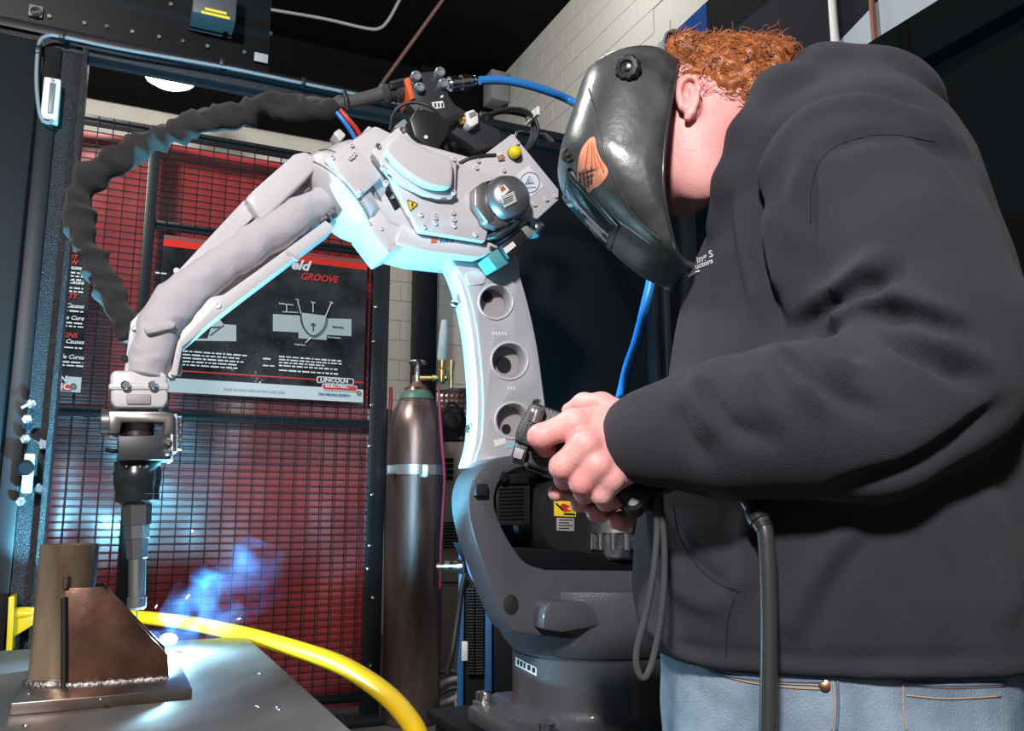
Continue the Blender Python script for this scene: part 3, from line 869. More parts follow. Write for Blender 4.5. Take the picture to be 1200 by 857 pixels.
for px, py in ((34, 814), (118, 820)):
    p_ = onz(px, py, ZP)
    bm = bmesh.new(); bmesh.ops.create_icosphere(bm, subdivisions=2, radius=0.0025)
    for v in bm.verts: v.co = p_ + v.co * 1.0
    from_bm('weld_spatter', bm, steel, wp, 179)
# yellow rail with flange
yr = thing('yellow_rail', K(15, 730, KB - 0.07), 'bright yellow curved tube rail with gusseted flange on the post', 'rail')
ky = KB - 0.075
fl = [K(x, y, ky) for x, y in ((10, 700), (17, 699), (14, 763), (7, 765))]
prism('flange_plate', fl, N * 0.07, yellow_m, yr, bevel=0.001)
gs = [K(x, y, ky + 0.03) for x, y in ((15, 713), (42, 712), (40, 732), (14, 748))]
prism('flange_gusset', gs, N * 0.008, yellow_m, yr, bevel=0.001)
tube('yellow_tube', [K(14, 719, ky + 0.034), K(60, 718, ky + 0.034), at(110, 719, 1.83), at(170, 724, 1.82), at(230, 732, 1.80), at(290, 745, 1.74), at(350, 762, 1.66), at(400, 780, 1.58), at(445, 808, 1.50), at(475, 838, 1.44), at(492, 870, 1.40), at(500, 930, 1.37), at(503, 1010, 1.35)],
     [0.0125, 0.0125, 0.0125, 0.013, 0.0145, 0.0155, 0.016, 0.0165, 0.017, 0.017, 0.017, 0.017, 0.017], yellow_m, yr, n=20)
# ------------------------------------------------------------------ welding arc, smoke and sparks
arc = K(198, 741, KR + 0.055); arc.z = ZT + 0.022
glow = K(174, 741, KR + 0.055); glow.z = ZT + 0.05
# arc light shaped into a cone, up and back, to spare the hoodie
light('welding_arc_light', 'SPOT', glow, 140, (0.16, 0.64, 0.92), 0.006, aim=glow + Vector((0.04, 0.43, 0.90)), angle=math.radians(138), blend=0.1)
light('welding_arc_light', 'POINT', arc + Z * 0.022, 11, (0.35, 0.72, 1.0), 0.006)
bm = bmesh.new(); bmesh.ops.create_icosphere(bm, subdivisions=3, radius=1)
for v in bm.verts: v.co = Vector((v.co.x * 0.015, v.co.y * 0.011, v.co.z * 0.009)) + arc
from_bm('welding_arc', bm, mat('arc_glow', (1, 1, 1), 0.5, emit=(0.75, 0.92, 1.0), estr=60), None, 179, label='blinding white welding arc burning at the torch tip', cat='arc')
random.seed(5)
for i, (px, py, dx, dy) in enumerate(((218, 702, 4, -5), (182, 713, 2, -4), (225, 624, 0.6, -3), (278, 726, 4, -1), (196, 728, 2, -3))):
    A, B = at(px, py, 1.42), at(px + dx, py + dy, 1.42)
    tube('spark', [A, (A + B) / 2, B], [0.0005, 0.0011, 0.0004], mat('spark_glow', (1, 0.9, 0.8), 0.5, emit=(1, 0.82, 0.7), estr=6), k=1, n=6,
         label=('glowing weld spark against the smoke plume, the longest one', 'glowing weld spark right beside the torch nozzle tip', 'glowing weld spark high in front of the red curtain', 'glowing weld spark lying over the yellow rail', 'glowing weld spark just above the welding arc')[i], cat='spark', group='sparks around the welding torch')
# ================================================================== robot
def R(px, py, off=0.0): return K(px, py, KR - off)
def RP(pts, off): return [R(p[0], p[1], off) for p in pts]
FR = -N
rb_base = at(700, 815, 1.85); ZRB = 0.722
axis0 = Vector((rb_base.x, 1.85, 0))
rb = thing('welding_robot', Vector((axis0.x, axis0.y, ZRB - 0.03)), 'light grey six-axis welding robot with dark base reaching over the table', 'robot')
def rp(name, pts, f, b, m=robot_white, bevel=0.003, par=None, holes=(), r=0, seg=2, **kw):
    """plate traced on the plane at offset f in front of the arm plane, reaching back to offset b"""
    if r: pts = rc(pts, r)
    return prism(name, RP(pts, f), N * (f - b), m, par or rb, bevel, [RP(h, f) for h in holes], seg, **kw)
_bolt = {}
def bolt(px, py, off, r=0.006, h=0.005, m=None, par=None, hexa=False, name='bolt', ax=None):
    key = (round(r, 4), round(h, 4), m and m.name, hexa)
    if key not in _bolt:
        bm = bmesh.new()
        add_lathe(bm, (0, 0, 0), (0, 0, 1), [(-0.003, r), (h * 0.75, r), (h, r * 0.8), (h, r * 0.45), (h * 0.5, r * 0.4)], 6 if hexa else 14)
        bmesh.ops.recalc_face_normals(bm, faces=bm.faces[:])
        me = bpy.data.meshes.new(name); bm.to_mesh(me); bm.free()
        me.materials.append(m or robot_white)
        me.shade_smooth(); me.set_sharp_from_angle(angle=0.6)
        _bolt[key] = me
    o = bpy.data.objects.new(name, _bolt[key])
    d = Vector(ax) if ax else FR
    M = d.to_track_quat('Z', 'Y').to_matrix().to_4x4()
    M.translation = R(px, py, off)
    o.matrix_basis = M
    return put(o, par or rb)

# ---- stand and base
stand = thing('robot_stand', cell(U.dot(axis0), N.dot(axis0), 0), 'black steel pedestal box carrying the robot base', 'stand')
box('stand_body', cell(U.dot(axis0), N.dot(axis0), (ZRB - 0.05) / 2), (0.26, 0.26, (ZRB - 0.05) / 2), panel_black, stand, bevel=0.006)
box('stand_top', cell(U.dot(axis0), N.dot(axis0), ZRB - 0.04), (0.275, 0.275, 0.010), panel_black, stand, bevel=0.003)
oc = []
for sx, sy in ((-1, -0.55), (-0.55, -1), (0.55, -1), (1, -0.55), (1, 0.55), (0.55, 1), (-0.55, 1), (-1, 0.55)):
    oc.append(cell(U.dot(axis0) + sx * 0.235, N.dot(axis0) + sy * 0.235, ZRB))
prism('base_plate', oc, Z * -0.03, robot_grey, rb, 0.004)
RC = 0.175
lathe('base_column', axis0 + Z * ZRB, (0, 0, 1), [(0, RC + 0.02), (0.012, RC + 0.006), (0.03, RC), (0.118, RC), (0.120, RC - 0.006), (0.126, RC - 0.006)], robot_grey, rb, n=64)
for sx, sy in ((-0.82, -0.62), (0.82, -0.62), (-0.82, 0.62)):
    c_ = cell(U.dot(axis0) + sx * 0.235, N.dot(axis0) + sy * 0.235, ZRB)
    lathe('anchor_bolt', c_, (0, 0, 1), [(0, 0.024), (0.004, 0.024), (0.004, 0.017), (0.022, 0.017), (0.024, 0.012)], bright_steel, rb, n=6 if False else 12)
# label with pictograms on the column
def on_col(px, py, extra=0.001):
    r = ray(px, py); o_ = CAM - axis0
    a = r.x ** 2 + r.y ** 2; b = 2 * (o_.x * r.x + o_.y * r.y); c = o_.x ** 2 + o_.y ** 2 - (RC + extra) ** 2
    disc = b * b - 4 * a * c
    if disc < 0: return None
    return CAM + r * ((-b - math.sqrt(disc)) / (2 * a))
def col_patch(name, x0, y0, x1, y1, m, par, skew=0.0, ex=0.001):
    vs_, fs = [], []
    n_ = 6
    for j in range(2):
        for i in range(n_ + 1):
            x = x0 + (x1 - x0) * i / n_
            vs_.append(on_col(x, (y0 if j == 0 else y1) + skew * i / n_, ex))
    for i in range(n_): fs.append((i, i + 1, n_ + 2 + i, n_ + 1 + i))
    return from_py(name, vs_, fs, m, par, 179)
lb = col_patch('axis_label', 604, 770, 629, 780, white_label, rb, 13)
for x0, x1 in ((606, 608), (609.5, 612), (613.5, 615.5), (618, 621.5), (623.5, 627)):
    f_ = (x0 - 604) / 25 * 13
    col_patch('pictogram', x0, 772 + f_, x1, 778 + f_, ink, lb, 0.8, 0.0016)

# ---- turret: bowl, C-shaped cheek and back cheek
ZT0 = ZRB + 0.126
ang0 = math.atan2(-FR.y, -FR.x)
bowl = [(0.0, RC + 0.004), (0.02, RC + 0.022), (0.06, RC + 0.04), (0.11, RC + 0.048), (0.125, RC + 0.046), (0.127, RC + 0.034), (0.06, RC + 0.01), (0.05, 0.03)]
lathe('turret_bowl', axis0 + Z * ZT0, (0, 0, 1), bowl, robot_grey, rb, n=72, smooth=45)
cheek = sm([(600, 534, 0), (575, 540, 0), (555, 560, 0), (549, 590, 0), (556, 630, 0), (572, 675, 0), (590, 722, 0), (602, 742, 0)], 5, False)
cheek = [(p[0], p[1]) for p in cheek] + [(660, 749), (740, 752), (790, 752), (790, 672), (740, 669)]
inner = sm([(640, 668, 0), (618, 660, 0), (602, 642, 0), (586, 612, 0), (580, 590, 0), (584, 568, 0), (600, 552, 0), (625, 545, 0)], 5, False)
cheek = cheek + [(p[0], p[1]) for p in inner] + [(660, 556), (690, 560), (690, 545), (650, 535)]
rp('turret_cheek', cheek, 0.145, 0.055, robot_grey, 0.006)
rp('turret_lit_edge', [(562, 558), (555, 585), (560, 625), (575, 668), (592, 712), (604, 738), (600, 742), (583, 712), (562, 668), (548, 625), (543, 590), (548, 562), (560, 545), (580, 533), (585, 538)], 0.075, 0.02, robot_white, 0.003)  # white stands for the arc's light on the dark turret's left side
pad = [(638, 711), (645, 704), (684, 704), (706, 722), (704, 734), (660, 742), (636, 738)]
rp('turret_pad', pad, 0.185, 0.11, robot_grey, 0.006)
rp('cast_pocket', circ(599, 709, 9, 20, 12), 0.1462, 0.140, mat('pocket_dark', (0.02, 0.018, 0.018), 0.6), 0.0005)
rp('cheek_block', [(558, 567), (572, 567), (572, 581), (558, 581)], 0.160, 0.12, black_plastic, 0.001)
rp('turret_floor', [(585, 640), (800, 655), (800, 672), (600, 668)], 0.14, -0.10, panel_black, 0.002)
rp('turret_back', [(570, 560), (700, 540), (800, 560), (800, 720), (600, 720), (575, 650)], -0.06, -0.14, panel_black, 0.01)
# shoulder motor (black) and gearbox
m1 = rp('shoulder_motor', [(580, 556), (622, 553), (622, 616), (583, 616)], 0.13, 0.02, black_plastic, 0.004)
for i in range(9):
    rp('cooling_rib', [(585, 572 + i * 4.4), (614, 571 + i * 4.4), (614, 573 + i * 4.4), (585, 574 + i * 4.4)], 0.134, 0.128, black_gloss, 0.0004, m1)
rp('motor_cap', [(586, 556), (621, 554), (621, 567), (586, 568)], 0.139, 0.12, smooth_dark, 0.003, m1)
lathe('motor_cap_knob', R(589, 559, 0.139), FR, [(0, 0.010), (0.008, 0.010), (0.010, 0.006)], black_gloss, m1, n=16)
c_ = R(640, 590, 0.05)
lathe('motor_flange', c_ - U * 0.035, U, [(0, 0.05), (0.014, 0.052), (0.016, 0.062), (0.034, 0.064), (0.036, 0.072), (0.065, 0.075), (0.10, 0.072)], black_gloss, rb, n=40)
c_ = R(660, 606, 0.07)
lathe('gearbox', c_, FR, [(-0.06, 0.085), (0.035, 0.085), (0.05, 0.075), (0.052, 0.03)], black_plastic, rb, n=48)
gb = rb.children[-1]
yl = rp('warning_label', [(650, 587), (675, 588), (675, 606), (650, 605)], 0.126, 0.122, yellow_lab, 0.0002)
rp('label_mark', [(660, 590), (668, 593), (664, 597), (671, 599), (661, 600), (656, 593)], 0.1268, 0.1255, red_m, 0, yl)
rp('label_mark', [(652, 589), (661, 598), (659, 599), (651, 591)], 0.1268, 0.1255, ink, 0, yl)
rp('label_mark', [(661, 601), (674, 602), (674, 604.5), (661, 603.5)], 0.1268, 0.1255, ink, 0, yl)
rl_ = rp('rating_plate', [(653, 607), (673, 607.5), (673, 623), (653, 622)], 0.126, 0.122, mat('plate_grey', (0.45, 0.44, 0.42), 0.4, 0.3), 0.0002)
for i in range(4):
    rp('label_mark', [(655, 609 + i * 3.2), (671 - (i % 2) * 4, 609.3 + i * 3.2), (671 - (i % 2) * 4, 610.4 + i * 3.2), (655, 610.1 + i * 3.2)], 0.1268, 0.1255, ink, 0, rl_)
gd = at(722, 655, 1.74)
lathe('swing_gear', Vector((gd.x, gd.y, gd.z)), (0, 0, 1), [(0, 0.048), (0.01, 0.055), (0.05, 0.055), (0.052, 0.064), (0.075, 0.064), (0.08, 0.056)], steel, rb, n=36)
for a in range(6):
    an = -2.6 + a * 0.42
    lathe('gear_bolt', gd + Vector((math.cos(an) * 0.06, math.sin(an) * 0.06, 0.02)), (0, 0, 1), [(0, 0.008), (0.03, 0.008), (0.032, 0.005)], bright_steel, rb, n=10)

# ---- lower arm (link with round openings)
lo = [(530, 296), (545, 330), (556, 370), (563, 420), (566, 470), (564, 515), (556, 548), (575, 575), (610, 585), (645, 570), (650, 530), (643, 500), (637, 460), (631, 415), (622, 370), (610, 325), (600, 296)]
lo = [(p[0], p[1]) for p in sm([(a, b, 0) for a, b in lo], 4)]
holes = [circ(581, 354, 17.5, 28, 18.5), circ(597, 423, 19, 28, 20), circ(601, 493, 18, 28, 19), circ(630, 474, 6, 16)]
la = rp('lower_arm', lo, 0.045, 0.012, link_grey, 0.003, holes=holes)
# web behind the face and front edge flange, whitened for the arc light on it
rp('arm_web', lo, 0.010, -0.012, mat('web_lilac', (0.34, 0.31, 0.33), 0.5), 0.002, la)
edge = [(530, 296), (545, 330), (556, 370), (563, 420), (566, 470), (564, 515), (556, 548)]
edge = [(p[0], p[1]) for p in sm([(a, b, 0) for a, b in edge], 5, False)]
band = edge + [(x - 7, y) for x, y in edge[::-1]]
rp('arm_edge', band, 0.040, -0.018, robot_white, 0.003, la)
for (x, y, r_) in ((581, 354, 18.5), (597, 423, 20), (601, 493, 19.5)):
    pts = circ(x, y, r_ + 1.6, 40)
    bm = bmesh.new()
    P = RP(pts, 0.0455); P.append(P[0].copy())
    add_tube(bm, P, 0.0028, 8, caps=False)
    from_bm('opening_rim', bm, robot_white, la, 179)
rim_dark = mat('recess_black', (0.01, 0.01, 0.012), 0.5)
for x, y, r_ in ((571, 348, 7), (590, 428, 10), (593, 503, 6)):
    lathe('arm_plug', R(x, y, 0.0105), FR, [(0, 0.0016 * r_ * 1.05), (0.002, 0.0016 * r_ * 1.05)], rim_dark, la, n=20)
rp('pad_boss', [(545, 322), (549, 318), (566, 318), (570, 323), (568, 333), (549, 334)], 0.049, 0.044, robot_white, 0.002, la, r=3)
for x, y in ((533, 356), (551, 503)):
    lathe('edge_bolt', R(x + 2, y, 0.012), -U, [(0, 0.009), (0.008, 0.009), (0.012, 0.006)], bright_steel, la, n=12)
mk = mat('stamp_white', (0.8, 0.8, 0.8), 0.5)
for x0, y0, n_ in ((577, 389, 5), (595, 453, 3)):
    for i in range(n_):
        q = x0 + i * 3.6
        rp('cast_mark', [(q, y0), (q + 1.6, y0 + 0.4), (q + 2.3, y0 + 4), (q + 0.6, y0 + 3.6)], 0.0458, 0.044, mk, 0, la)
rp('arm_label', [(579, 516), (592, 513), (593, 520), (580, 524)], 0.0462, 0.044, white_label, 0, la)
rp('arm_label', [(594, 521), (604, 519), (604, 524), (594, 526)], 0.0462, 0.044, mat('label_cyan', (0.25, 0.6, 0.7), 0.4), 0, la)
# hoses behind the turret
tube('base_hose', [R(548, 628, -0.02), R(548, 650, -0.03), R(553, 672, -0.03), R(565, 688, -0.03), R(590, 700, -0.03)], 0.006, mat('hose_paleblue', (0.25, 0.5, 0.85), 0.35), rb, n=8)
tube('base_hose', [R(562, 686, -0.02), R(572, 694, -0.02), R(592, 704, -0.02)], 0.006, mat('hose_pink', (0.75, 0.08, 0.16), 0.4), rb, n=8)
tube('base_hose', [R(556, 612, -0.05), R(556, 645, -0.05), R(566, 675, -0.05), R(590, 690, -0.05)], 0.011, rubber, rb, n=8)
lathe('eye_bolt', R(543, 616, -0.03), U, [(-0.004, 0.012), (0.004, 0.012), (0.004, 0.006), (-0.004, 0.006)], steel, rb, n=16, capped=False)

# ---- elbow housing
rp('elbow_core', [(430, 190), (470, 160), (560, 185), (600, 170), (640, 228), (620, 262), (560, 290), (500, 282), (455, 262), (432, 232)], 0.075, -0.07, robot_white, 0.01, seg=3)
sp = [(455, 205), (492, 271), (569, 283), (574, 262), (612, 251), (630, 257), (655, 234), (655, 222), (601, 156), (553, 192), (538, 192), (500, 180), (470, 158), (444, 182)]
rp('side_plate', sp, 0.100, 0.070, robot_white, 0.003)
cov = [(436, 179), (440, 173), (466, 149), (473, 150), (484, 163), (500, 174), (520, 181), (534, 183), (536, 187), (534, 229), (530, 233), (512, 232), (494, 227), (466, 211), (450, 197)]
rp('elbow_cover', cov, 0.118, 0.095, robot_white, 0.005, seg=3)
padc = [(p[0], p[1]) for p in sm([(452, 174, 0), (461, 162, 0), (472, 157, 0), (486, 166, 0), (506, 177, 0), (526, 184, 0), (531, 191, 0), (531, 213, 0), (527, 219, 0), (512, 219, 0), (494, 213, 0), (472, 198, 0), (457, 183, 0)], 4)]
rp('cover_dome', padc, 0.142, 0.115, robot_white, 0.010, seg=4)
for x, y in ((443, 172), (471, 153), (532, 187), (531, 226), (452, 215), (478, 201), (449, 197)):
    bolt(x, y, 0.118 if x not in (452, 478) else 0.105, 0.0055, 0.005, bright_steel if x in (443, 471) else None)
for x, y in ((493, 252), (510, 256), (531, 250), (532, 258), (532, 265), (510, 253), (510, 262), (557, 275), (497, 266), (558, 197), (560, 189), (590, 200), (640, 234), (626, 240), (606, 168), (651, 230)):
    bolt(x, y, 0.1005, 0.0048, 0.005)
# warning triangle
wt = rp('warning_triangle', rc([(477, 233.5), (490.5, 239), (480.5, 248)], 1.2), 0.1016, 0.0995, yellow_lab, 0)
bm = bmesh.new()
T = RP(rc([(477.3, 234), (489.8, 239.1), (480.6, 247.3)], 1.0), 0.1022); T.append(T[0].copy())
add_tube(bm, T, 0.0008, 5)
from_bm('triangle_border', bm, ink, wt)
rp('lightning_mark', [(483.5, 236.8), (481.6, 240.3), (483.2, 240.6), (481.8, 244.2), (485.4, 239.8), (483.6, 239.4), (485, 237.2)], 0.1024, 0.1014, ink, 0, wt)
# round approval sticker
st = rp('white_sticker', [(606, 205), (620, 194), (637, 218), (622, 231)], 0.1014, 0.0995, mat('sticker_white', (0.72, 0.74, 0.76), 0.4), 0)
bm = bmesh.new()
T = RP(circ(621, 214, 11.2, 40, 11.8), 0.1018); T.append(T[0].copy())
sblue = mat('sticker_blue', (0.03, 0.10, 0.35), 0.4)
add_tube(bm, T, 0.0009, 5, caps=False)
from_bm('sticker_ring', bm, sblue, st)
bm = bmesh.new()
for tri in ([(616, 216), (620.5, 206.5), (626, 215)], [(618.6, 214.2), (620.7, 210), (623.4, 213.8)]):
    T = RP(tri, 0.1018); T.append(T[0].copy()); add_tube(bm, T, 0.0009, 5)
from_bm('sticker_triangle', bm, sblue, st)
rp('sticker_print', [(613, 220), (628, 219), (628, 220), (613, 221)], 0.1020, 0.1012, sblue, 0, st)
# yellow button
yb = lathe('button_base', R(602, 181, 0.099), FR, [(0, 0.015), (0.008, 0.015), (0.010, 0.013)], black_plastic, rb, n=28)
lathe('yellow_button', R(602, 179.6, 0.107), FR, [(0, 0.0125), (0.010, 0.0125), (0.015, 0.010), (0.018, 0.005)], mat('button_yellow', (0.85, 0.68, 0.01), 0.3), yb, n=28)
# square cover plate by the flange
rp('cover_plate', [(412, 166), (448, 207), (421, 231), (383, 185)], 0.106, 0.05, robot_white, 0.003)
for x, y in ((412, 171), (389, 185), (422, 224), (415, 181), (410, 186), (413, 184)):
    bolt(x, y, 0.106, 0.0045, 0.005)
# forearm axis and round gear flange
axd = (R(300, 312, 0) - R(408, 222, 0)).normalized()
fc = R(405, 228, 0.0)
lathe('gear_flange', fc - axd * 0.01, axd, [(-0.06, 0.080), (-0.02, 0.092), (0.0, 0.094), (0.004, 0.089), (0.008, 0.089), (0.010, 0.100), (0.030, 0.102), (0.046, 0.096), (0.058, 0.080), (0.064, 0.066), (0.068, 0.05), (0.07, 0.02)], robot_white, rb, n=64, smooth=30)
for t_ in (-0.004, 0.040):  # raised dark rings, groove shade put into their colour
    lathe('groove_shade_ring', fc - axd * (0.01 - t_), axd, [(0.0, 0.0925 if t_ < 0 else 0.0985), (0.0, 0.0965 if t_ < 0 else 0.1005), (0.0022, 0.0965 if t_ < 0 else 0.1005), (0.0022, 0.0925 if t_ < 0 else 0.0985)], mat('groove_shadow', (0.22, 0.215, 0.22), 0.6), rb, n=64, capped=False)
rp('flange_neck', [(395, 175), (440, 145), (470, 160), (450, 200), (425, 228), (450, 250), (440, 262), (410, 240)], 0.07, -0.075, robot_white, 0.01)
rp('top_boss', [(391, 155), (398, 150), (406, 158), (398, 166)], 0.03, -0.01, robot_white, 0.003)
rp('top_boss', [(421, 160), (432, 147), (443, 153), (445, 170)], 0.05, -0.04, robot_white, 0.003)
# lower (arc-lit) covers
rp('belly_cover', [(436, 246), (462, 238), (478, 262), (487, 283), (455, 298), (430, 265)], 0.072, -0.05, robot_white, 0.004)
for x, y in ((447, 268), (471, 283), (455, 294), (433, 262)):
    bolt(x, y, 0.072, 0.004, 0.004)
rp('belly_rail', [(470, 262), (500, 274), (580, 284), (590, 292), (560, 302), (500, 295), (462, 285)], 0.080, -0.06, robot_white, 0.005)
rp('belly_pipe', [(458, 290), (520, 297), (521, 303), (457, 299)], 0.0, -0.05, mat('teal_steel', (0.15, 0.3, 0.34), 0.4), 0.003)
rp('orange_label', [(506, 279), (513, 278), (512, 284), (505, 285)], 0.0815, 0.079, orange_m, 0)
for i in range(5):
    rp('label_mark', [(516 + i * 3.4, 281 + (i % 2) * 1.5), (518.4 + i * 3.4, 280 + (i % 2) * 2), (518 + i * 3.4, 283.5), (516 + i * 3.4, 284)], 0.0815, 0.079, sblue, 0)
rp('gap_recess', [(449, 222), (456, 218), (470, 242), (463, 247)], 0.0765, 0.05, smooth_dark, 0.001)
bolt(459, 232, 0.0765, 0.004, 0.006, steel)
# elbow motor: silver dome, dark body, labels, connectors
mb = rp('elbow_motor', [(553, 232), (570, 212), (590, 206), (606, 232), (600, 262), (570, 262)], 0.115, 0.06, smooth_dark, 0.005)
lathe('motor_dome', R(588, 238, 0.100), FR, [(0, 0.047), (0.03, 0.047), (0.044, 0.042), (0.052, 0.032), (0.055, 0.012), (0.0552, 0.0)], mat('cast_aluminium', (0.33, 0.33, 0.35), 0.38, 0.85), mb, n=48, capped=False)
rp('motor_skirt', [(560, 240), (612, 240), (607, 258), (585, 268), (568, 262)], 0.125, 0.09, mat('cast_aluminium', (0.33, 0.33, 0.35), 0.38, 0.85), 0.006, mb)
rp('motor_body', [(556, 220), (568, 212), (585, 225), (580, 258), (572, 262), (556, 240)], 0.128, 0.10, mat('motor_brushed', (0.30, 0.29, 0.28), 0.35, 0.8), 0.004, mb)
rp('motor_label', [(583, 221), (591, 216), (597, 223), (590, 230)], 0.158, 0.1555, white_label, 0, mb)
rp('motor_label_red', [(586, 220), (590, 217.5), (593, 222), (588, 225)], 0.1586, 0.157, mat('label_brown', (0.4, 0.12, 0.05), 0.5), 0, mb)
rp('motor_label', [(587, 231), (602, 224), (606, 236), (592, 243)], 0.158, 0.1555, mat('label_pale', (0.5, 0.5, 0.5), 0.5), 0, mb)
for i in range(3):
    rp('label_mark', [(590, 233.5 + i * 2.6), (601, 228.5 + i * 2.6), (601.4, 229.4 + i * 2.6), (590.4, 234.5 + i * 2.6)], 0.1586, 0.157, ink, 0, mb)
for i, o_ in enumerate((0.09, 0.11, 0.07)):
    tube('motor_cable', [R(610, 246, o_), R(604, 262 + i * 2, o_ + 0.02), R(585, 274 + i, o_ + 0.02), R(572, 276 + i * 3, o_)], 0.006, rubber, rb, n=8)
rp('plug_body', [(586, 288), (612, 268), (621, 281), (597, 304)], 0.12, 0.06, black_plastic, 0.003)
rp('plug_tag', [(590, 291), (601, 283), (605, 288), (594, 297)], 0.1212, 0.119, white_label, 0)
rp('plug_end', [(610, 268), (618, 263), (627, 272), (620, 280)], 0.115, 0.07, grey_cable, 0.004)
rp('plug_base', [(571, 301), (583, 291), (600, 306), (582, 316)], 0.105, 0.05, mat('teal_plug', (0.08, 0.33, 0.38), 0.4), 0.003)
rp('plug_socket', [(620, 258), (632, 255), (638, 264), (633, 277), (622, 278)], 0.08, 0.04, mat('teal_plug', (0.08, 0.33, 0.38), 0.4), 0.004)
lathe('plug_cap', R(629, 268, 0.08), FR, [(0, 0.010), (0.014, 0.010), (0.016, 0.006)], steel, rb, n=16)

# ---- wire feeder bracket on top of the elbow
br = rp('bracket_plate', [(482, 86), (508, 83), (519, 81), (526, 112), (533, 122), (566, 143), (586, 152), (588, 170), (560, 176), (545, 165), (520, 150), (490, 135), (478, 120)], 0.02, -0.01, mat('bracket_black', (0.03, 0.032, 0.038), 0.42), 0.003)
for x, y in ((486, 91.5), (490, 105), (514, 87), (518, 100)):
    lathe('bracket_bolt', R(x, y, 0.02), FR, [(0, 0.0105), (0.012, 0.0105), (0.014, 0.0095), (0.014, 0.006), (0.011, 0.005)], mat('zinc_bolt', (0.42, 0.47, 0.50), 0.35, 0.7), br, n=20)
rp('insulator', [(475, 92), (480, 90), (486, 115), (481, 117)], 0.035, -0.03, orange_m, 0.001)
lathe('hose_coupler', R(479, 104, 0.0), (R(450, 111, 0) - R(479, 104, 0)), [(0, 0.023), (0.035, 0.023), (0.038, 0.018), (0.05, 0.019), (0.054, 0.023), (0.06, 0.023), (0.066, 0.016)], mat('coupler_dark', (0.05, 0.05, 0.055), 0.35), rb, n=28)
rp('coupler_lug', [(456, 98), (475, 93), (477, 101), (458, 105)], 0.025, -0.01, smooth_dark, 0.003)
tube('conduit', [R(451, 109, 0), R(440, 112, 0), R(420, 117, 0), R(392, 123, 0)], [0.016, 0.014, 0.013, 0.012], mat('conduit_grey', (0.14, 0.14, 0.15), 0.35, 0.4), rb, n=16)
for a, b_, m_ in (((408, 140), (418, 152), red_m), ((402, 141), (412, 155), blue_hose)):
    tube('gas_line', [R(a[0] - 10, a[1] - 12, 0.0), R(*a, 0.005), R(*b_, 0.0), R(b_[0] + 6, b_[1] + 12, -0.01)], 0.0048, m_, rb, n=8)
rp('bracket_tag', [(506, 120), (519, 118), (521, 126), (508, 128)], 0.0214, 0.019, white_label, 0, br)
for i in range(3):
    rp('label_mark', [(509 + i * 4, 121), (511 + i * 4, 120.6), (511.5 + i * 4, 125.4), (509.5 + i * 4, 125.8)], 0.0218, 0.020, ink, 0, br)
rp('bracket_tag', [(516, 113), (519, 111), (520, 113), (517, 115)], 0.0214, 0.019, white_label, 0, br)
sb_ = rp('sensor_box', [(480, 140), (490, 125), (516, 133), (528, 146), (525, 158), (514, 174), (500, 172), (486, 160)], 0.065, 0.0, black_plastic, 0.005)
bolt(493, 128, 0.065, 0.004, 0.003, steel, sb_); bolt(499, 161, 0.065, 0.004, 0.003, white_label, sb_)
rp('clear_window', [(462, 148), (474, 138), (492, 158), (490, 165), (480, 160)], 0.03, -0.03, mat('pale_glass', (0.4, 0.47, 0.47), 0.15, alpha=0.6), 0.004)
tube('sensor_cable', [R(457, 152, 0.02), R(460, 135, 0.03), R(470, 124, 0.04), R(485, 120, 0.05), R(502, 124, 0.06), R(514, 133, 0.06), R(520, 142, 0.06)], 0.0034, rubber, rb, n=8)
lathe('cable_gland', R(524, 146, 0.03) - U * 0.004, (R(545, 138, 0.03) - R(524, 148, 0.03)), [(-0.008, 0.010), (0.016, 0.010), (0.018, 0.008), (0.038, 0.008)], black_plastic, rb, n=16)
lathe('threaded_coupling', R(536, 143, 0.03), (R(556, 135, 0.03) - R(536, 143, 0.03)), [(0, 0.008), (0.014, 0.008), (0.014, 0.010), (0.022, 0.010)], brass, rb, n=16)
cl = rp('white_clip', [(546, 131), (555, 128), (560, 133), (561, 144), (552, 149), (548, 145)], 0.045, 0.015, white_label, 0.002)
rp('clip_slot', [(549, 133), (557, 130), (559, 135), (551, 139)], 0.0458, 0.04, grey_cable, 0.0005, cl)
lathe('cable_end', R(559, 136, 0.03), (R(574, 131, 0.03) - R(559, 136, 0.03)), [(0, 0.004), (0.008, 0.004), (0.008, 0.006), (0.016, 0.006), (0.016, 0.003), (0.024, 0.003)], steel, rb, n=12)
for i, o_ in enumerate((0.02, 0.0, -0.015)):
    tube('looped_cable', [R(570, 135 + i * 2, 0.03), R(585, 130 + i, o_), R(603, 127 + i * 3, o_), R(620, 132 + i * 3, o_), R(630 - i * 3, 147, o_), R(628 - i * 3, 163, o_), R(620 - i * 2, 174, o_), R(612, 180, o_)], 0.0042, rubber, rb, n=8)
box('cable_tie', R(624, 136, 0.012), (0.004, 0.03, 0.010), white_label, rb)
tube('pendant_lead', [R(538, 192, 0.09), R(550, 186, 0.10), R(565, 183, 0.10), R(582, 182, 0.10)], 0.0042, rubber, rb, n=8)
lathe('lead_ferrule', R(581, 181.5, 0.10), U, [(0, 0.0055), (0.018, 0.0055)], white_label, rb, n=12)
rp('lead_tape', [(584, 182), (590, 180), (592, 187), (585, 188)], 0.1055, 0.10, mat('tape_brown', (0.35, 0.2, 0.1), 0.5), 0.0005)
fr_ = rp('feeder_frame', [(524, 168), (540, 158), (580, 152), (593, 158), (588, 188), (550, 194), (530, 190)], -0.01, -0.03, black_plastic, 0.003, holes=[[(534, 172), (562, 164), (568, 182), (545, 190), (536, 188)], [(566, 164), (580, 160), (588, 176), (572, 182)]])
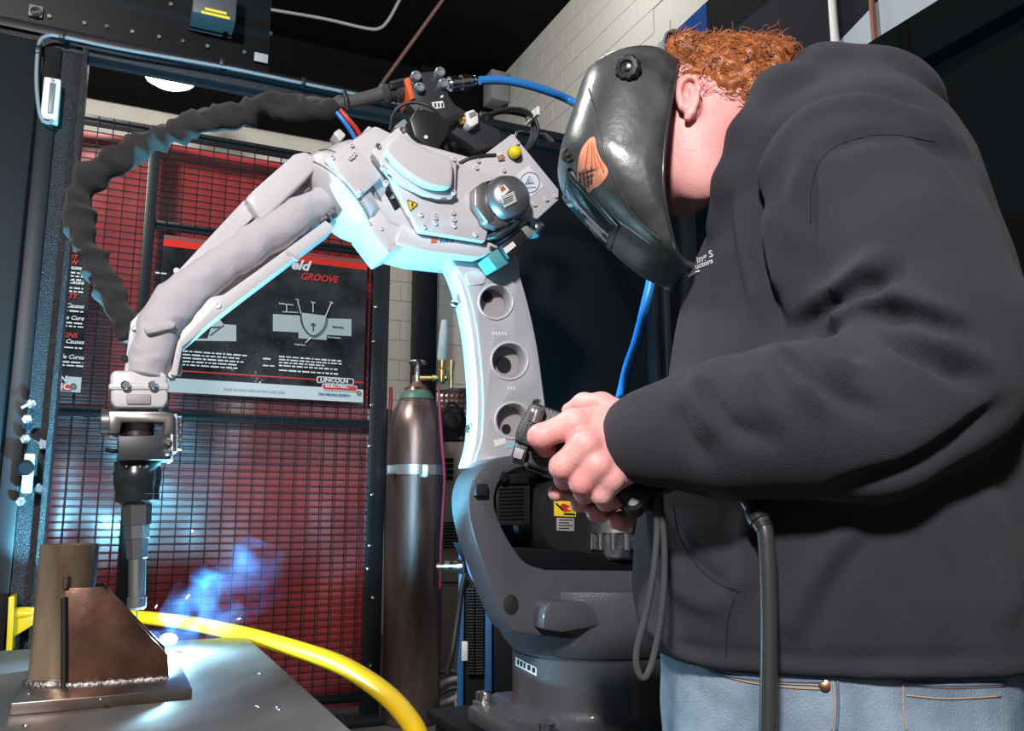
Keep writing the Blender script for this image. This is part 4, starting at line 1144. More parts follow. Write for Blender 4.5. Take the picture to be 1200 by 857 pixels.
for x, y in ((533, 166), (556, 160), (571, 160), (583, 164)):
    bolt(x, y, -0.01, 0.004, 0.006, steel, fr_)
rp('bent_wire_guard', [(601, 163), (606, 152), (640, 155), (650, 165), (648, 167), (639, 158), (608, 155), (604, 165)], -0.03, -0.04, steel, 0.001)
lathe('hose_connector', R(524, 99, 0.0), (R(562, 94.5, 0) - R(524, 99, 0)), [(0, 0.010), (0.006, 0.010), (0.006, 0.0155), (0.024, 0.0155), (0.026, 0.013), (0.032, 0.013), (0.034, 0.0165), (0.050, 0.0165), (0.052, 0.013), (0.058, 0.0145), (0.068, 0.011)], bright_steel, rb, n=20)

# ---- forearm
fa = rp('forearm_shell', [(368, 180), (346, 180), (287, 234), (153, 377), (146, 438), (199, 441), (207, 404), (252, 372), (300, 336), (392, 268), (402, 240)], 0.012, -0.055, robot_white, 0.006)
rp('top_rail', [(300, 246), (286, 234), (153, 377), (145, 438), (153, 438), (161, 384), (296, 256)], 0.034, 0.0, robot_white, 0.003, fa)
rp('bottom_rail', [(393, 267), (382, 258), (300, 318), (262, 345), (225, 352), (208, 398), (200, 440), (208, 441), (214, 407), (252, 374), (300, 337)], 0.058, -0.01, robot_white, 0.003, fa)
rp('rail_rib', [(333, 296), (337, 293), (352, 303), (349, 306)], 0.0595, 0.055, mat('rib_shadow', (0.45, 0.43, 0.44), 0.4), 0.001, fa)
rp('forearm_cover', [(287, 233), (297, 223), (345, 180), (358, 177), (371, 184), (368, 200), (358, 211), (312, 256), (306, 258)], 0.062, 0.0, robot_white, 0.006, fa, seg=3)
rp('wrist_plate', [(200, 395), (208, 388), (212, 396), (214, 438), (200, 440), (184, 440)], 0.042, 0.01, robot_white, 0.003, fa)
for x, y, o_ in ((255, 358, 0.058), (157, 384, 0.036), (207, 318, 0.036), (201, 440, 0.043)):
    bolt(x, y, o_, 0.0055, 0.005, white_paint, fa)
bolt(207, 424, 0.042, 0.008, 0.006, smooth_dark, fa); bolt(146, 420, 0.036, 0.006, 0.004, smooth_dark, fa)
for x, y in ((362, 227), (389, 253), (381, 260)):
    lathe('hex_bolt', R(x + 3, y - 3, 0.045), axd, [(0, 0.010), (0.014, 0.010), (0.016, 0.007)], steel, fa, n=6)
# quilted grey cable sleeve along the forearm
P = sm([R(385, 232, 0.035), R(355, 249, 0.038), R(308, 279, 0.038), R(262, 311, 0.038), R(223, 341, 0.042), R(200, 362, 0.046), R(187, 385, 0.046), R(180, 410, 0.044), R(172, 440, 0.042)], 12, False)
slv = mat('sleeve_lilac', (0.50, 0.47, 0.50), 0.85, bump=0.004, bscale=28, sheen=0.3)
bm = bmesh.new()
nP = len(P)
random.seed(2)
rad = []
for i in range(nP):
    t_ = i / (nP - 1)
    r0 = np.interp(t_, [0, 0.15, 0.4, 0.6, 0.72, 0.85, 1], [0.026, 0.030, 0.031, 0.033, 0.036, 0.033, 0.030])
    rad.append(float(r0))
add_tube(bm, P, rad, 40)
bm.normal_update()
for v in bm.verts:
    q = v.co
    d = 0.006 * mnoise.noise(q * 13) + 0.0048 * (1 - 2 * abs(mnoise.noise(Vector((q.x * 20 + q.z * 14, q.y * 16, q.z * 22 - q.x * 10)))))
    v.co = q + v.normal * d
from_bm('cable_sleeve', bm, slv, fa, 179)
rp('sleeve_strap', [(168, 383), (200, 375), (207, 379), (204, 385), (172, 392)], 0.092, 0.05, slv, 0.004, fa)

# ---- wrist
wr_ = rp('wrist_block', [(129, 440), (133, 434), (190, 435), (196, 440), (197, 470), (192, 478), (135, 478), (130, 470)], 0.062, -0.05, robot_white, 0.008, seg=3)
rp('wrist_band', [(127, 449), (198, 449), (198, 457), (127, 457)], 0.066, -0.05, robot_white, 0.004, wr_)
for x, y in ((147, 452), (179, 452)):
    lathe('wrist_bolt', R(x, y, 0.066), FR, [(0, 0.0075), (0.006, 0.0075), (0.009, 0.005), (0.009, 0.0025)], bright_steel, wr_, n=16)
rp('wrist_recess', [(148, 462), (177, 462), (177, 474), (148, 474)], 0.0665, 0.06, mat('web_lilac', (0.34, 0.31, 0.33), 0.5), 0.003, wr_)
lathe('wrist_collar', R(163, 476, 0.0), (0, 0, -1), [(0, 0.047), (0.016, 0.047), (0.018, 0.036), (0.03, 0.036), (0.03, 0.027), (0.05, 0.027), (0.055, 0.024)], mat('tool_steel', (0.30, 0.27, 0.26), 0.3, 0.9), rb, n=40)
fk = mat('fork_steel', (0.38, 0.36, 0.35), 0.3, 0.9)
fo = rp('tool_fork', [(127, 482), (190, 482), (204, 484), (204, 510), (192, 510), (192, 495), (143, 495), (140, 508), (128, 508)], 0.052, -0.03, fk, 0.003)
lathe('fork_boss', R(128, 495, 0.01), -U, [(-0.004, 0.022), (0.012, 0.022), (0.014, 0.018)], fk, rb, n=24)
bb = rp('clamp_block', [(138, 511), (199, 510), (200, 539), (139, 540)], 0.055, -0.045, mat('block_anodised', (0.03, 0.028, 0.034), 0.45), 0.002)
rp('clamp_side', [(200, 509), (203, 509), (203, 540), (200, 540)], 0.054, -0.045, robot_white, 0.001)
for x, y in ((196, 518), (196, 530)):
    lathe('clamp_bolt', R(x, y, 0.055), FR, [(0, 0.0065), (0.005, 0.0065), (0.008, 0.0045), (0.008, 0.002)], bright_steel, bb, n=16)
rp('tool_side_plate', [(199, 485), (208, 485), (208, 530), (200, 530)], 0.035, -0.02, robot_white, 0.002)
for i in range(5):
    lathe('side_plate_bolt', R(208, 491 + i * 8.5, 0.015), U, [(0, 0.005), (0.006, 0.005)], steel, rb, n=10)
# ---- torch (lathed about its own axis)
ta, tb_ = R(161, 540, 0.0), R(160.5, 716, 0.0)
tax = (tb_ - ta).normalized()
tl = (tb_ - ta).length
def tz(y): return (y - 540) / 176.0 * tl
px2 = 0.00146
def tprof(l): return [(tz(y), w_ * px2 * 0.5) for y, w_ in l]
dark_cup = mat('torch_cup', (0.018, 0.022, 0.024), 0.22)
tor = lathe('torch_cup', ta, tax, tprof([(540, 40), (541, 50), (551, 51), (553, 53), (565, 52), (580, 46), (581, 48), (588, 47), (592, 30)]), dark_cup, rb, n=48)
for x in (148, 164, 172):
    bolt(x, 547, 0.037, 0.0025, 0.003, steel, tor)
lathe('torch_hex', ta, tax, tprof([(590, 29), (592, 32), (616, 31), (618, 28)]), mat('torch_steel', (0.30, 0.30, 0.31), 0.3, 0.9), tor, n=6, smooth=20)
lathe('torch_nut', ta, tax, tprof([(617, 20), (617, 29), (632, 29), (633, 26), (655, 24), (656, 20)]), mat('torch_steel', (0.30, 0.30, 0.31), 0.3, 0.9), tor, n=8, smooth=20)
lathe('torch_nozzle', ta, tax, tprof([(655, 16), (656, 19), (700, 18), (701, 21), (712, 20), (714, 16)]), mat('nozzle_copper', (0.36, 0.38, 0.36), 0.35, 0.9), tor, n=32)
lathe('welding_wire', ta, tax, tprof([(713, 2), (736, 1.6)]), steel, tor, n=8)
tube('wire_stub', [R(123, 527, 0.0), R(133, 529, 0.0), R(140, 528, 0.01)], 0.004, smooth_dark, rb, n=8)

# ---- black fabric hose package from the feeder to the wrist
Hs = [(404, 122), (385, 128), (355, 127), (330, 125), (310, 124), (294, 132), (270, 138), (245, 140), (222, 148), (203, 158), (180, 165), (155, 176), (130, 190), (108, 205), (96, 226), (92, 245), (94, 262), (101, 288), (114, 315), (128, 343), (142, 370), (152, 396)]
offs = np.interp(range(len(Hs)), [0, 6, 14, 21], [0.0, -0.06, -0.10, -0.05])
P = sm([R(x, y, float(o)) for (x, y), o in zip(Hs, offs)], 10, False)
bm = bmesh.new()
nP = len(P)
rr = []
for i in range(nP):
    t_ = i / (nP - 1)
    r0 = np.interp(t_, [0, 0.06, 0.2, 0.5, 0.62, 0.75, 0.95, 1], [0.015, 0.018, 0.020, 0.021, 0.024, 0.024, 0.022, 0.018])
    rr.append(float(r0 * (0.94 + 0.05 * math.sin(i * 0.4 + 2 * math.sin(i * 0.13)))))
add_tube(bm, P, rr, 36)
bm.normal_update()
for v in bm.verts:
    q = v.co
    w1 = Vector((q.x * 24 + q.z * 10, q.y * 11, q.z * 24 - q.x * 8))
    d = 0.010 * (1 - 2.6 * abs(mnoise.noise(w1))) + 0.006 * mnoise.noise(q * 11)
    v.co = q + v.normal * d
fab = mat('black_fabric', (0.017, 0.016, 0.016), 0.85, bump=0.002, bscale=350, sheen=0.1, var=0.3, vscale=20)
hs = from_bm('hose_sleeve', bm, fab, rb, 179)
# stitched flap along the top of the sleeve
bm = bmesh.new()
Pf = [P[i] + Z * rr[i] * 0.95 + FR * rr[i] * 0.35 for i in range(2, int(nP * 0.62), 2)]
add_tube(bm, Pf, [0.005 + 0.0025 * math.sin(i * 1.1) for i in range(len(Pf))], 8)
from_bm('sleeve_flap', bm, mat('fabric_edge', (0.07, 0.064, 0.06), 0.85), hs, 179)
tube('sleeve_tie', [R(401, 113, 0.0) + FR * 0.02, R(402, 123, 0.0) + FR * 0.026, R(404, 134, 0.0) + FR * 0.02], 0.005, rubber, hs, n=8)

# ================================================================== blue air hose
tube('air_hose', [R(562, 94.5, 0.0), R(585, 94, 0), R(610, 97.5, -0.0), R(645, 108, -0.01), R(672, 120, -0.02), at(705, 142, 1.72), at(740, 190, 1.72), at(762, 260, 1.72), at(764, 318, 1.72), at(757, 355, 1.72), at(746, 400, 1.70), at(736, 430, 1.68), at(729, 460, 1.66), at(722, 490, 1.70), R(718, 530, -0.06), R(716, 575, -0.09)],
     [0.0095] * 7 + [0.0105] * 9, blue_hose, n=14, label='bright blue air hose arching from the robot down behind the worker', cat='hose')
# ================================================================== person (surfaces grown from distance fields)
def surfnet(f, lo, hi, h):
    lo = np.array(lo, float); hi = np.array(hi, float)
    n = np.ceil((hi - lo) / h).astype(int) + 1
    ax = [(lo[i] + h * np.arange(n[i])).astype(np.float32) for i in range(3)]
    X, Y, Zg = np.meshgrid(*ax, indexing='ij', sparse=False)
    V = f(X, Y, Zg).astype(np.float32)
    S = V < 0
    c = [S[i:n[0] - 1 + i, j:n[1] - 1 + j, k:n[2] - 1 + k] for i in (0, 1) for j in (0, 1) for k in (0, 1)]
    cnt = sum(a.astype(np.int8) for a in c)
    act = (cnt > 0) & (cnt < 8)
    idx = np.argwhere(act)
    ids = -np.ones(act.shape, np.int64)
    ids[act] = np.arange(len(idx))
    corners = [(i, j, k) for i in (0, 1) for j in (0, 1) for k in (0, 1)]
    cv = np.stack([V[idx[:, 0] + i, idx[:, 1] + j, idx[:, 2] + k] for i, j, k in corners], 1)
    acc = np.zeros((len(idx), 3)); num = np.zeros(len(idx))
    for a in range(8):
        for b in range(a + 1, 8):
            ca, cb2 = np.array(corners[a]), np.array(corners[b])
            if np.abs(ca - cb2).sum() != 1: continue
            va, vb = cv[:, a], cv[:, b]
            m = (va < 0) != (vb < 0)
            t_ = va[m] / (va[m] - vb[m])
            acc[m] += ca + (cb2 - ca) * t_[:, None]
            num[m] += 1
    verts = lo + (idx + acc / num[:, None]) * h
    faces = []
    for d in range(3):
        e = [1, 2, 0][d]; g = [2, 0, 1][d]
        sl0 = [slice(None)] * 3; sl1 = [slice(None)] * 3
        sl0[d] = slice(0, n[d] - 1); sl1[d] = slice(1, n[d])
        A, B = S[tuple(sl0)], S[tuple(sl1)]
        m = A != B
        q = np.argwhere(m)
        ok = (q[:, e] > 0) & (q[:, e] < n[e] - 1) & (q[:, g] > 0) & (q[:, g] < n[g] - 1)
        q = q[ok]
        flip = B[tuple(q.T)]
        def idd(de, dg):
            r = q.copy(); r[:, e] -= de; r[:, g] -= dg
            return ids[tuple(r.T)]
        quad = np.stack([idd(1, 1), idd(0, 1), idd(0, 0), idd(1, 0)], 1)
        quad[flip] = quad[flip][:, ::-1]
        faces.append(quad)
    return verts, np.concatenate(faces)
def np_mesh(name, verts, faces):
    me = bpy.data.meshes.new(name)
    me.vertices.add(len(verts)); me.vertices.foreach_set('co', np.asarray(verts, np.float32).ravel())
    me.loops.add(len(faces) * 4); me.loops.foreach_set('vertex_index', np.asarray(faces, np.int32).ravel())
    me.polygons.add(len(faces)); me.polygons.foreach_set('loop_start', np.arange(0, len(faces) * 4, 4, dtype=np.int32))
    me.update(calc_edges=True); me.validate()
    return me
def vnormals(v, f):
    a, b, c, d = (v[f[:, i]] for i in range(4))
    nn = np.cross(c - a, d - b)
    out = np.zeros_like(v)
    for i in range(4): np.add.at(out, f[:, i], nn)
    return out / (np.linalg.norm(out, axis=1, keepdims=True) + 1e-12)
def laplace(v, f, it=2, lam=0.5):
    e = np.concatenate([f[:, [0, 1]], f[:, [1, 2]], f[:, [2, 3]], f[:, [3, 0]]])
    for _ in range(it):
        s = np.zeros_like(v); c = np.zeros(len(v))
        np.add.at(s, e[:, 0], v[e[:, 1]]); np.add.at(c, e[:, 0], 1)
        np.add.at(s, e[:, 1], v[e[:, 0]]); np.add.at(c, e[:, 1], 1)
        v = v + lam * (s / c[:, None] - v)
    return v
def smin(a, b, k):
    h = np.clip(0.5 + 0.5 * (b - a) / k, 0, 1)
    return b * (1 - h) + a * h - k * h * (1 - h)
def smax(a, b, k): return -smin(-a, -b, k)
def cone(X, Y, Zg, a, b, ra, rb_):
    a = np.array(a, np.float32); b = np.array(b, np.float32)
    ab = b - a; L2 = float(ab @ ab) + 1e-9
    dx, dy, dz = X - a[0], Y - a[1], Zg - a[2]
    t_ = np.clip((dx * ab[0] + dy * ab[1] + dz * ab[2]) / L2, 0, 1)
    return np.sqrt((dx - t_ * ab[0]) ** 2 + (dy - t_ * ab[1]) ** 2 + (dz - t_ * ab[2]) ** 2) - (ra + (rb_ - ra) * t_)
def ell(X, Y, Zg, c, r, R_=None):
    d = [X - c[0], Y - c[1], Zg - c[2]]
    if R_ is not None:
        d = [d[0] * R_[i][0] + d[1] * R_[i][1] + d[2] * R_[i][2] for i in range(3)]
    k0 = np.sqrt((d[0] / r[0]) ** 2 + (d[1] / r[1]) ** 2 + (d[2] / r[2]) ** 2)
    k1 = np.sqrt((d[0] / r[0] ** 2) ** 2 + (d[1] / r[1] ** 2) ** 2 + (d[2] / r[2] ** 2) ** 2) + 1e-6
    return k0 * (k0 - 1) / k1
def chain(X, Y, Zg, pts, k=0.02, D=None):
    for i in range(len(pts) - 1):
        (a, ra), (b, rb_) = pts[i], pts[i + 1]
        c = cone(X, Y, Zg, a, b, ra, rb_)
        D = c if D is None else smin(D, c, k)
    return D
def proj(v):
    d = v - np.array(CAM)
    f_ = d[:, 1] * _ct + d[:, 2] * _st
    up = -d[:, 1] * _st + d[:, 2] * _ct
    return 600 + F * d[:, 0] / f_, 428.5 - F * up / f_
DM = 1.10
pers = thing('person', (0.44, DM, 0.0), 'person in black hoodie and jeans, head bent, holding a control pendant', 'person')

# ---- hoodie
tz_, tf, tbk, hw = [], [], [], []
for y, xf, xb, w_ in ((762, 764, 1196, .20), (740, 752, 1203, .205), (690, 744, 1203, .21), (620, 748, 1200, .21), (560, 760, 1196, .21), (500, 774, 1190, .21), (440, 788, 1180, .212), (380, 797, 1166, .215), (330, 807, 1150, .215), (280, 826, 1130, .21), (230, 850, 1108, .205), (190, 868, 1085, .19), (160, 880, 1065, .16), (130, 900, 1040, .12), (105, 920, 1010, .07)):
    a = at(xf, y, DM); b = at(xb, y, DM)
    tz_.append(a.z); tf.append(a.x); tbk.append(b.x); hw.append(w_)
o_ = np.argsort(tz_)
tz_, tf, tbk, hw = (np.array(q)[o_] for q in (tz_, tf, tbk, hw))
def torso(X, Y, Zg, grow=0.0, z0=None, z1=None):
    f_ = np.interp(Zg, tz_, tf); b = np.interp(Zg, tz_, tbk); w_ = np.interp(Zg, tz_, hw)
    cx_, a = (f_ + b) / 2, (b - f_) / 2
    q = (np.abs((X - cx_) / a) ** 2.3 + np.abs((Y - DM) / w_) ** 2.3) ** (1 / 2.3)
    d = (q - 1) * np.minimum(a, w_) * 0.9
    return np.maximum(np.maximum(d - grow, (z0 if z0 is not None else tz_[0]) - Zg), Zg - (z1 if z1 is not None else tz_[-1]))
arm_near = [(at(1000, 205, .955), .082), (at(1058, 300, .915), .092), (at(1092, 395, .895), .094), (at(1090, 452, .885), .086), (at(1010, 490, .868), .082), (at(930, 492, .868), .075), (at(850, 502, .878), .070), (at(802, 507, .886), .058), (at(778, 510, .890), .047), (at(752, 513, .895), .046)]
arm_far = [(at(985, 215, 1.26), .080), (at(1010, 380, 1.30), .085), (at(1000, 490, 1.28), .08), (at(900, 545, 1.18), .062), (at(815, 560, 1.09), .046), (at(792, 562, 1.075), .042)]
hood = [(at(843, 262, 1.03), .016), (at(858, 215, 1.005), .021), (at(880, 160, .995), .027), (at(915, 112, 1.00), .034), (at(960, 90, 1.05), .036), (at(985, 88, 1.12), .036), (at(960, 92, 1.20), .034), (at(905, 130, 1.22), .028), (at(872, 190, 1.21), .022), (at(846, 255, 1.17), .016)]
def hoodie_f(X, Y, Zg):
    D = torso(X, Y, Zg)
    # soft blouse over the hem
    D = smin(D, ell(X, Y, Zg, at(1000, 240, .99), (.11, .085, .13)), 0.05)
    D = smin(D, ell(X, Y, Zg, at(985, 235, 1.22), (.11, .08, .13)), 0.05)
    H = chain(X, Y, Zg, hood, 0.02)
    H = smin(H, ell(X, Y, Zg, at(1015, 122, 1.10), (.105, .12, .040), ((.90, 0, -.43), (0, 1, 0), (.43, 0, .90))), 0.025)
    D = smin(D, H, 0.022)
    A = chain(X, Y, Zg, arm_near, 0.02)
    D = smin(D, A, 0.014 + 0.05 * np.clip((Zg - 1.40) / 0.12, 0, 1))
    A = chain(X, Y, Zg, arm_far, 0.02)
    D = smin(D, A, 0.02)
    # neck opening
    nk = cone(X, Y, Zg, at(905, 190, 1.11), at(840, 75, 1.10), .072, .085)
    D = smax(D, -nk, 0.008)
    # sleeve ends
    return D
v, f = surfnet(hoodie_f, (0.08, 0.76, 0.86), (0.76, 1.42, 1.78), 0.0055)
v = laplace(v, f, 2)
nrm = vnormals(v, f)
# folds: each one a crease or a ridge line across the cloth  (points, half width px, height m)
folds = [
    ([(925, 388), (948, 376), (1000, 350), (1049, 318)], 10, -.013), ([(940, 362), (990, 335), (1035, 300)], 13, .010), ([(965, 384), (990, 362), (1012, 350), (1035, 358)], 8, .014),
    ([(1011, 362), (1060, 372), (1120, 392)], 10, -.010), ([(1030, 342), (1080, 358), (1135, 380)], 11, .009), ([(1040, 388), (1095, 420), (1145, 450)], 9, -.012), ([(1050, 372), (1110, 402), (1160, 430)], 9, .007),
    ([(965, 390), (985, 402), (1007, 420)], 6, -.010), ([(945, 396), (975, 425), (1000, 440)], 8, .008), ([(918, 412), (950, 440), (982, 462), (1040, 488)], 9, -.009), ([(905, 405), (930, 440), (965, 480)], 11, .009),
    ([(881, 200), (886, 260), (892, 310), (905, 360), (922, 395)], 7, -.016), ([(872, 215), (878, 300), (895, 370)], 9, .008), ([(905, 240), (900, 300), (912, 345)], 10, .009),
    ([(826, 440), (836, 470), (858, 498), (906, 520)], 7, -.008), ([(812, 436), (820, 470), (845, 512)], 8, .009), ([(790, 470), (805, 510), (830, 545)], 8, -.006), ([(870, 430), (885, 460), (920, 500)], 9, .006),
    ([(960, 180), (1000, 163), (1045, 158), (1100, 168), (1150, 200)], 5, -.005), ([(955, 186), (948, 230), (955, 285)], 5, -.004), ([(940, 190), (930, 240), (935, 300)], 9, .004),
    ([(1065, 120), (1120, 165), (1165, 230)], 6, .005), ([(1050, 132), (1110, 180), (1150, 240)], 6, -.004),
    ([(1180, 470), (1120, 520), (1060, 552), (980, 572)], 9, -.008), ([(1000, 610), (940, 690), (920, 750)], 14, .006), ([(1030, 620), (980, 690), (950, 760)], 10, -.004), ([(870, 600), (880, 660), (866, 700)], 12, .005),
    ([(775, 600), (800, 640), (830, 672), (868, 694)], 4, -.005), ([(768, 640), (800, 690), (850, 715)], 12, .006), ([(856, 700), (852, 740), (850, 775)], 4, -.004), ([(1150, 560), (1175, 650), (1180, 740)], 14, .006),
    ([(868, 250), (893, 178), (938, 122), (1000, 103), (1060, 112), (1098, 134)], 5, -.007), ([(880, 255), (905, 185), (945, 135), (1000, 118), (1060, 128)], 8, .004),
    ([(735, 690), (790, 760), (900, 778), (1050, 786), (1200, 782)], 6, .004), ([(760, 752), (860, 768), (1000, 775), (1200, 770)], 5, -.005)]
X_, Y_ = proj(v)
facing = ((np.array(CAM) - v) * nrm).sum(1) > -0.02
disp = np.zeros(len(v))
for pts, wd, amp in folds:
    P = np.array([(p[0], p[1]) for p in sm([(a, b, 0) for a, b in pts], 6, False)])
    dmin = np.full(len(v), 1e9); tt = np.zeros(len(v))
    for i in range(len(P) - 1):
        a, b = P[i], P[i + 1]; ab = b - a
        t_ = np.clip(((X_ - a[0]) * ab[0] + (Y_ - a[1]) * ab[1]) / (ab @ ab + 1e-9), 0, 1)
        d = np.hypot(X_ - a[0] - t_ * ab[0], Y_ - a[1] - t_ * ab[1])
        m = d < dmin
        dmin[m] = d[m]; tt[m] = (i + t_[m]) / (len(P) - 1)
    disp += 2.3 * amp * np.exp(-(dmin / wd) ** 2) * np.minimum(1, np.minimum(tt, 1 - tt) * 5 + 0.15)
disp *= facing * np.clip(((np.array(CAM) - v) * nrm).sum(1) / np.linalg.norm(np.array(CAM) - v, axis=1) * 2.5, 0, 1)
# quieter overall unevenness of the cloth
nz = np.array([mnoise.noise(Vector(p) * 9) * 0.0035 + mnoise.noise(Vector((p[0] * 22, p[1] * 22, p[2] * 14))) * 0.0014 for p in v])
v = v + nrm * (disp + nz)[:, None]
v = laplace(v, f, 5, 0.5)
def cloth_mat():
    m = mat('hoodie_black', (0.034, 0.033, 0.040), 0.95, spec=0.12, sheen=0.05, bump=0.0012, bscale=700, var=0.12, vscale=16)
    return m
hd = mesh_obj('hoodie', np_mesh('hoodie', v, f), cloth_mat(), pers, 179, label='black cotton hoodie with white print on chest')
HB = BVHTree.FromPolygons([Vector(p) for p in v], [tuple(q) for q in f])
def drape(pts, lift=0.0008, bvh=None, k=8):
    out = []
    P = sm([(a, b, 0) for a, b in pts], k, False) if k > 1 else pts
    for p in P:
        r = ray(p[0], p[1]).normalized()
        h = (bvh or HB).ray_cast(CAM, r)
        if h[0] is not None:
            nn = h[1] if h[1].dot(r) < 0 else -h[1]
            out.append(h[0] + nn * lift)
    return out
seam_m = mat('seam_black', (0.022, 0.022, 0.026), 0.9, spec=0.1)
for nm, pts in (('pocket_seam', [(789, 592), (797, 630), (818, 664), (842, 684), (868, 694)]), ('pocket_seam', [(862, 700), (853, 728), (851, 772)]), ('shoulder_seam', [(950, 262), (952, 215), (968, 180), (1003, 163), (1045, 158), (1095, 166)])):
    bm = bmesh.new(); add_tube(bm, drape(pts, 0.0), 0.0010 if nm == 'pocket_seam' else 0.0007, 6); from_bm(nm, bm, seam_m, hd, 179)
# white chest print, curved with the cloth
def drape_text(name, body, size, px, py, ang, m, par, bold=0.0):
    c = bpy.data.curves.new(name, 'FONT'); c.body = body; c.size = size; c.offset = bold; c.shear = 0.2; c.resolution_u = 2
    t = bpy.data.objects.new(name, c); COL.objects.link(t)
    me = bpy.data.meshes.new_from_object(t.evaluated_get(bpy.context.evaluated_depsgraph_get()))
    bpy.data.objects.remove(t)
    ca, sa_ = math.cos(ang), math.sin(ang)
    bad = False
    for vv in me.vertices:
        x, y = vv.co.x, vv.co.y
        qx, qy = px + x * ca + y * sa_, py + x * sa_ - y * ca
        r = ray(qx, qy).normalized(); h = HB.ray_cast(CAM, r)
        if h[0] is None: vv.co = (0, 0, -5); bad = True
        else:
            nn = h[1] if h[1].dot(r) < 0 else -h[1]
            vv.co = h[0] + nn * 0.0012
    if bad:
        bm = bmesh.new(); bm.from_mesh(me)
        bmesh.ops.delete(bm, geom=[q for q in bm.verts if q.co.z < -1], context='VERTS'); bm.to_mesh(me); bm.free()
    me.materials.clear()
    mesh_obj(name, me, m, par, 0)
cprint = mat('chest_print', (0.62, 0.62, 0.66), 0.8)
drape_text('chest_print', 'ing S', 11, 818, 309, -0.42, cprint, hd, 0.35)
drape_text('chest_print', 'uctors', 8.5, 816, 316, -0.36, cprint, hd, 0.3)
bm = bmesh.new(); pp = drape([(803, 328), (811, 322), (820, 318)], 0.001, k=3)
if len(pp) > 2:
    add_tube(bm, pp, 0.0014, 6); from_bm('chest_print', bm, cprint, hd, 179)
else: bm.free()

# ---- body: head, neck, trunk, hands and legs as one skin mesh
parts = []
def head_f(X, Y, Zg):
    D = ell(X, Y, Zg, at(842, 124, 1.10), (.088, .076, .088))
    D = smin(D, ell(X, Y, Zg, at(795, 160, 1.10), (.072, .068, .088)), 0.03)
    D = smin(D, cone(X, Y, Zg, at(815, 190, 1.10), at(800, 218, 1.10), .062, .040), 0.03)
    D = smin(D, ell(X, Y, Zg, at(822, 185, 1.055), (.045, .03, .06)), 0.03)
    D = smin(D, cone(X, Y, Zg, at(850, 150, 1.10), at(915, 235, 1.12), .068, .075), 0.03)
    # face hidden behind the helmet: nose, brow, lips, eyes
    D = smin(D, cone(X, Y, Zg, at(742, 150, 1.10), at(722, 185, 1.10), .010, .014), 0.012)
    D = smin(D, cone(X, Y, Zg, at(735, 130, 1.075), at(735, 130, 1.125), .012, .012), 0.02)
    D = smin(D, cone(X, Y, Zg, at(742, 208, 1.085), at(742, 208, 1.115), .008, .008), 0.008)
    for s_ in (-1, 1):
        D = smax(D, -ell(X, Y, Zg, at(722, 152, 1.10 + s_ * .034), (.014, .012, .012)), 0.008)
        D = smin(D, ell(X, Y, Zg, at(731, 153, 1.10 + s_ * .033), (.011, .011, .011)), 0.003)
    # near ear: shell, rim, lobe
    e = ell(X, Y, Zg, at(806, 114, 1.018), (.017, .008, .029), ((.97, .1, .22), (-.15, .98, 0), (-.22, 0, .97)))
    e = smax(e, -ell(X, Y, Zg, at(805, 111, 1.006), (.0108, .010, .0195), ((.97, 0, .22), (0, 1, 0), (-.22, 0, .97))), 0.004)
    D = smin(D, e, 0.006)
    rim = [at(x, y, d) for x, y, d in ((798, 126, 1.014), (796, 110, 1.012), (798, 97, 1.010), (806, 90, 1.008), (815, 92, 1.008), (819, 104, 1.008), (816, 120, 1.010), (810, 132, 1.012), (806, 138, 1.014))]
    D = smin(D, chain(X, Y, Zg, [(p, .0034 if i < 7 else .0055) for i, p in enumerate(rim)], 0.003), 0.003)
    D = smin(D, chain(X, Y, Zg, [(at(811, 104, 1.012), .0028), (at(811, 116, 1.012), .003), (at(806, 126, 1.013), .003)], 0.003), 0.003)
    D = smin(D, cone(X, Y, Zg, at(799, 118, 1.016), at(801, 126, 1.016), .005, .004), 0.004)
    D = smin(D, ell(X, Y, Zg, at(806, 114, 1.182), (.017, .008, .029)), 0.006)
    return D
v, f = surfnet(head_f, (0.08, 0.98, 1.40), (0.46, 1.24, 1.76), 0.0028)
parts.append((v, f))
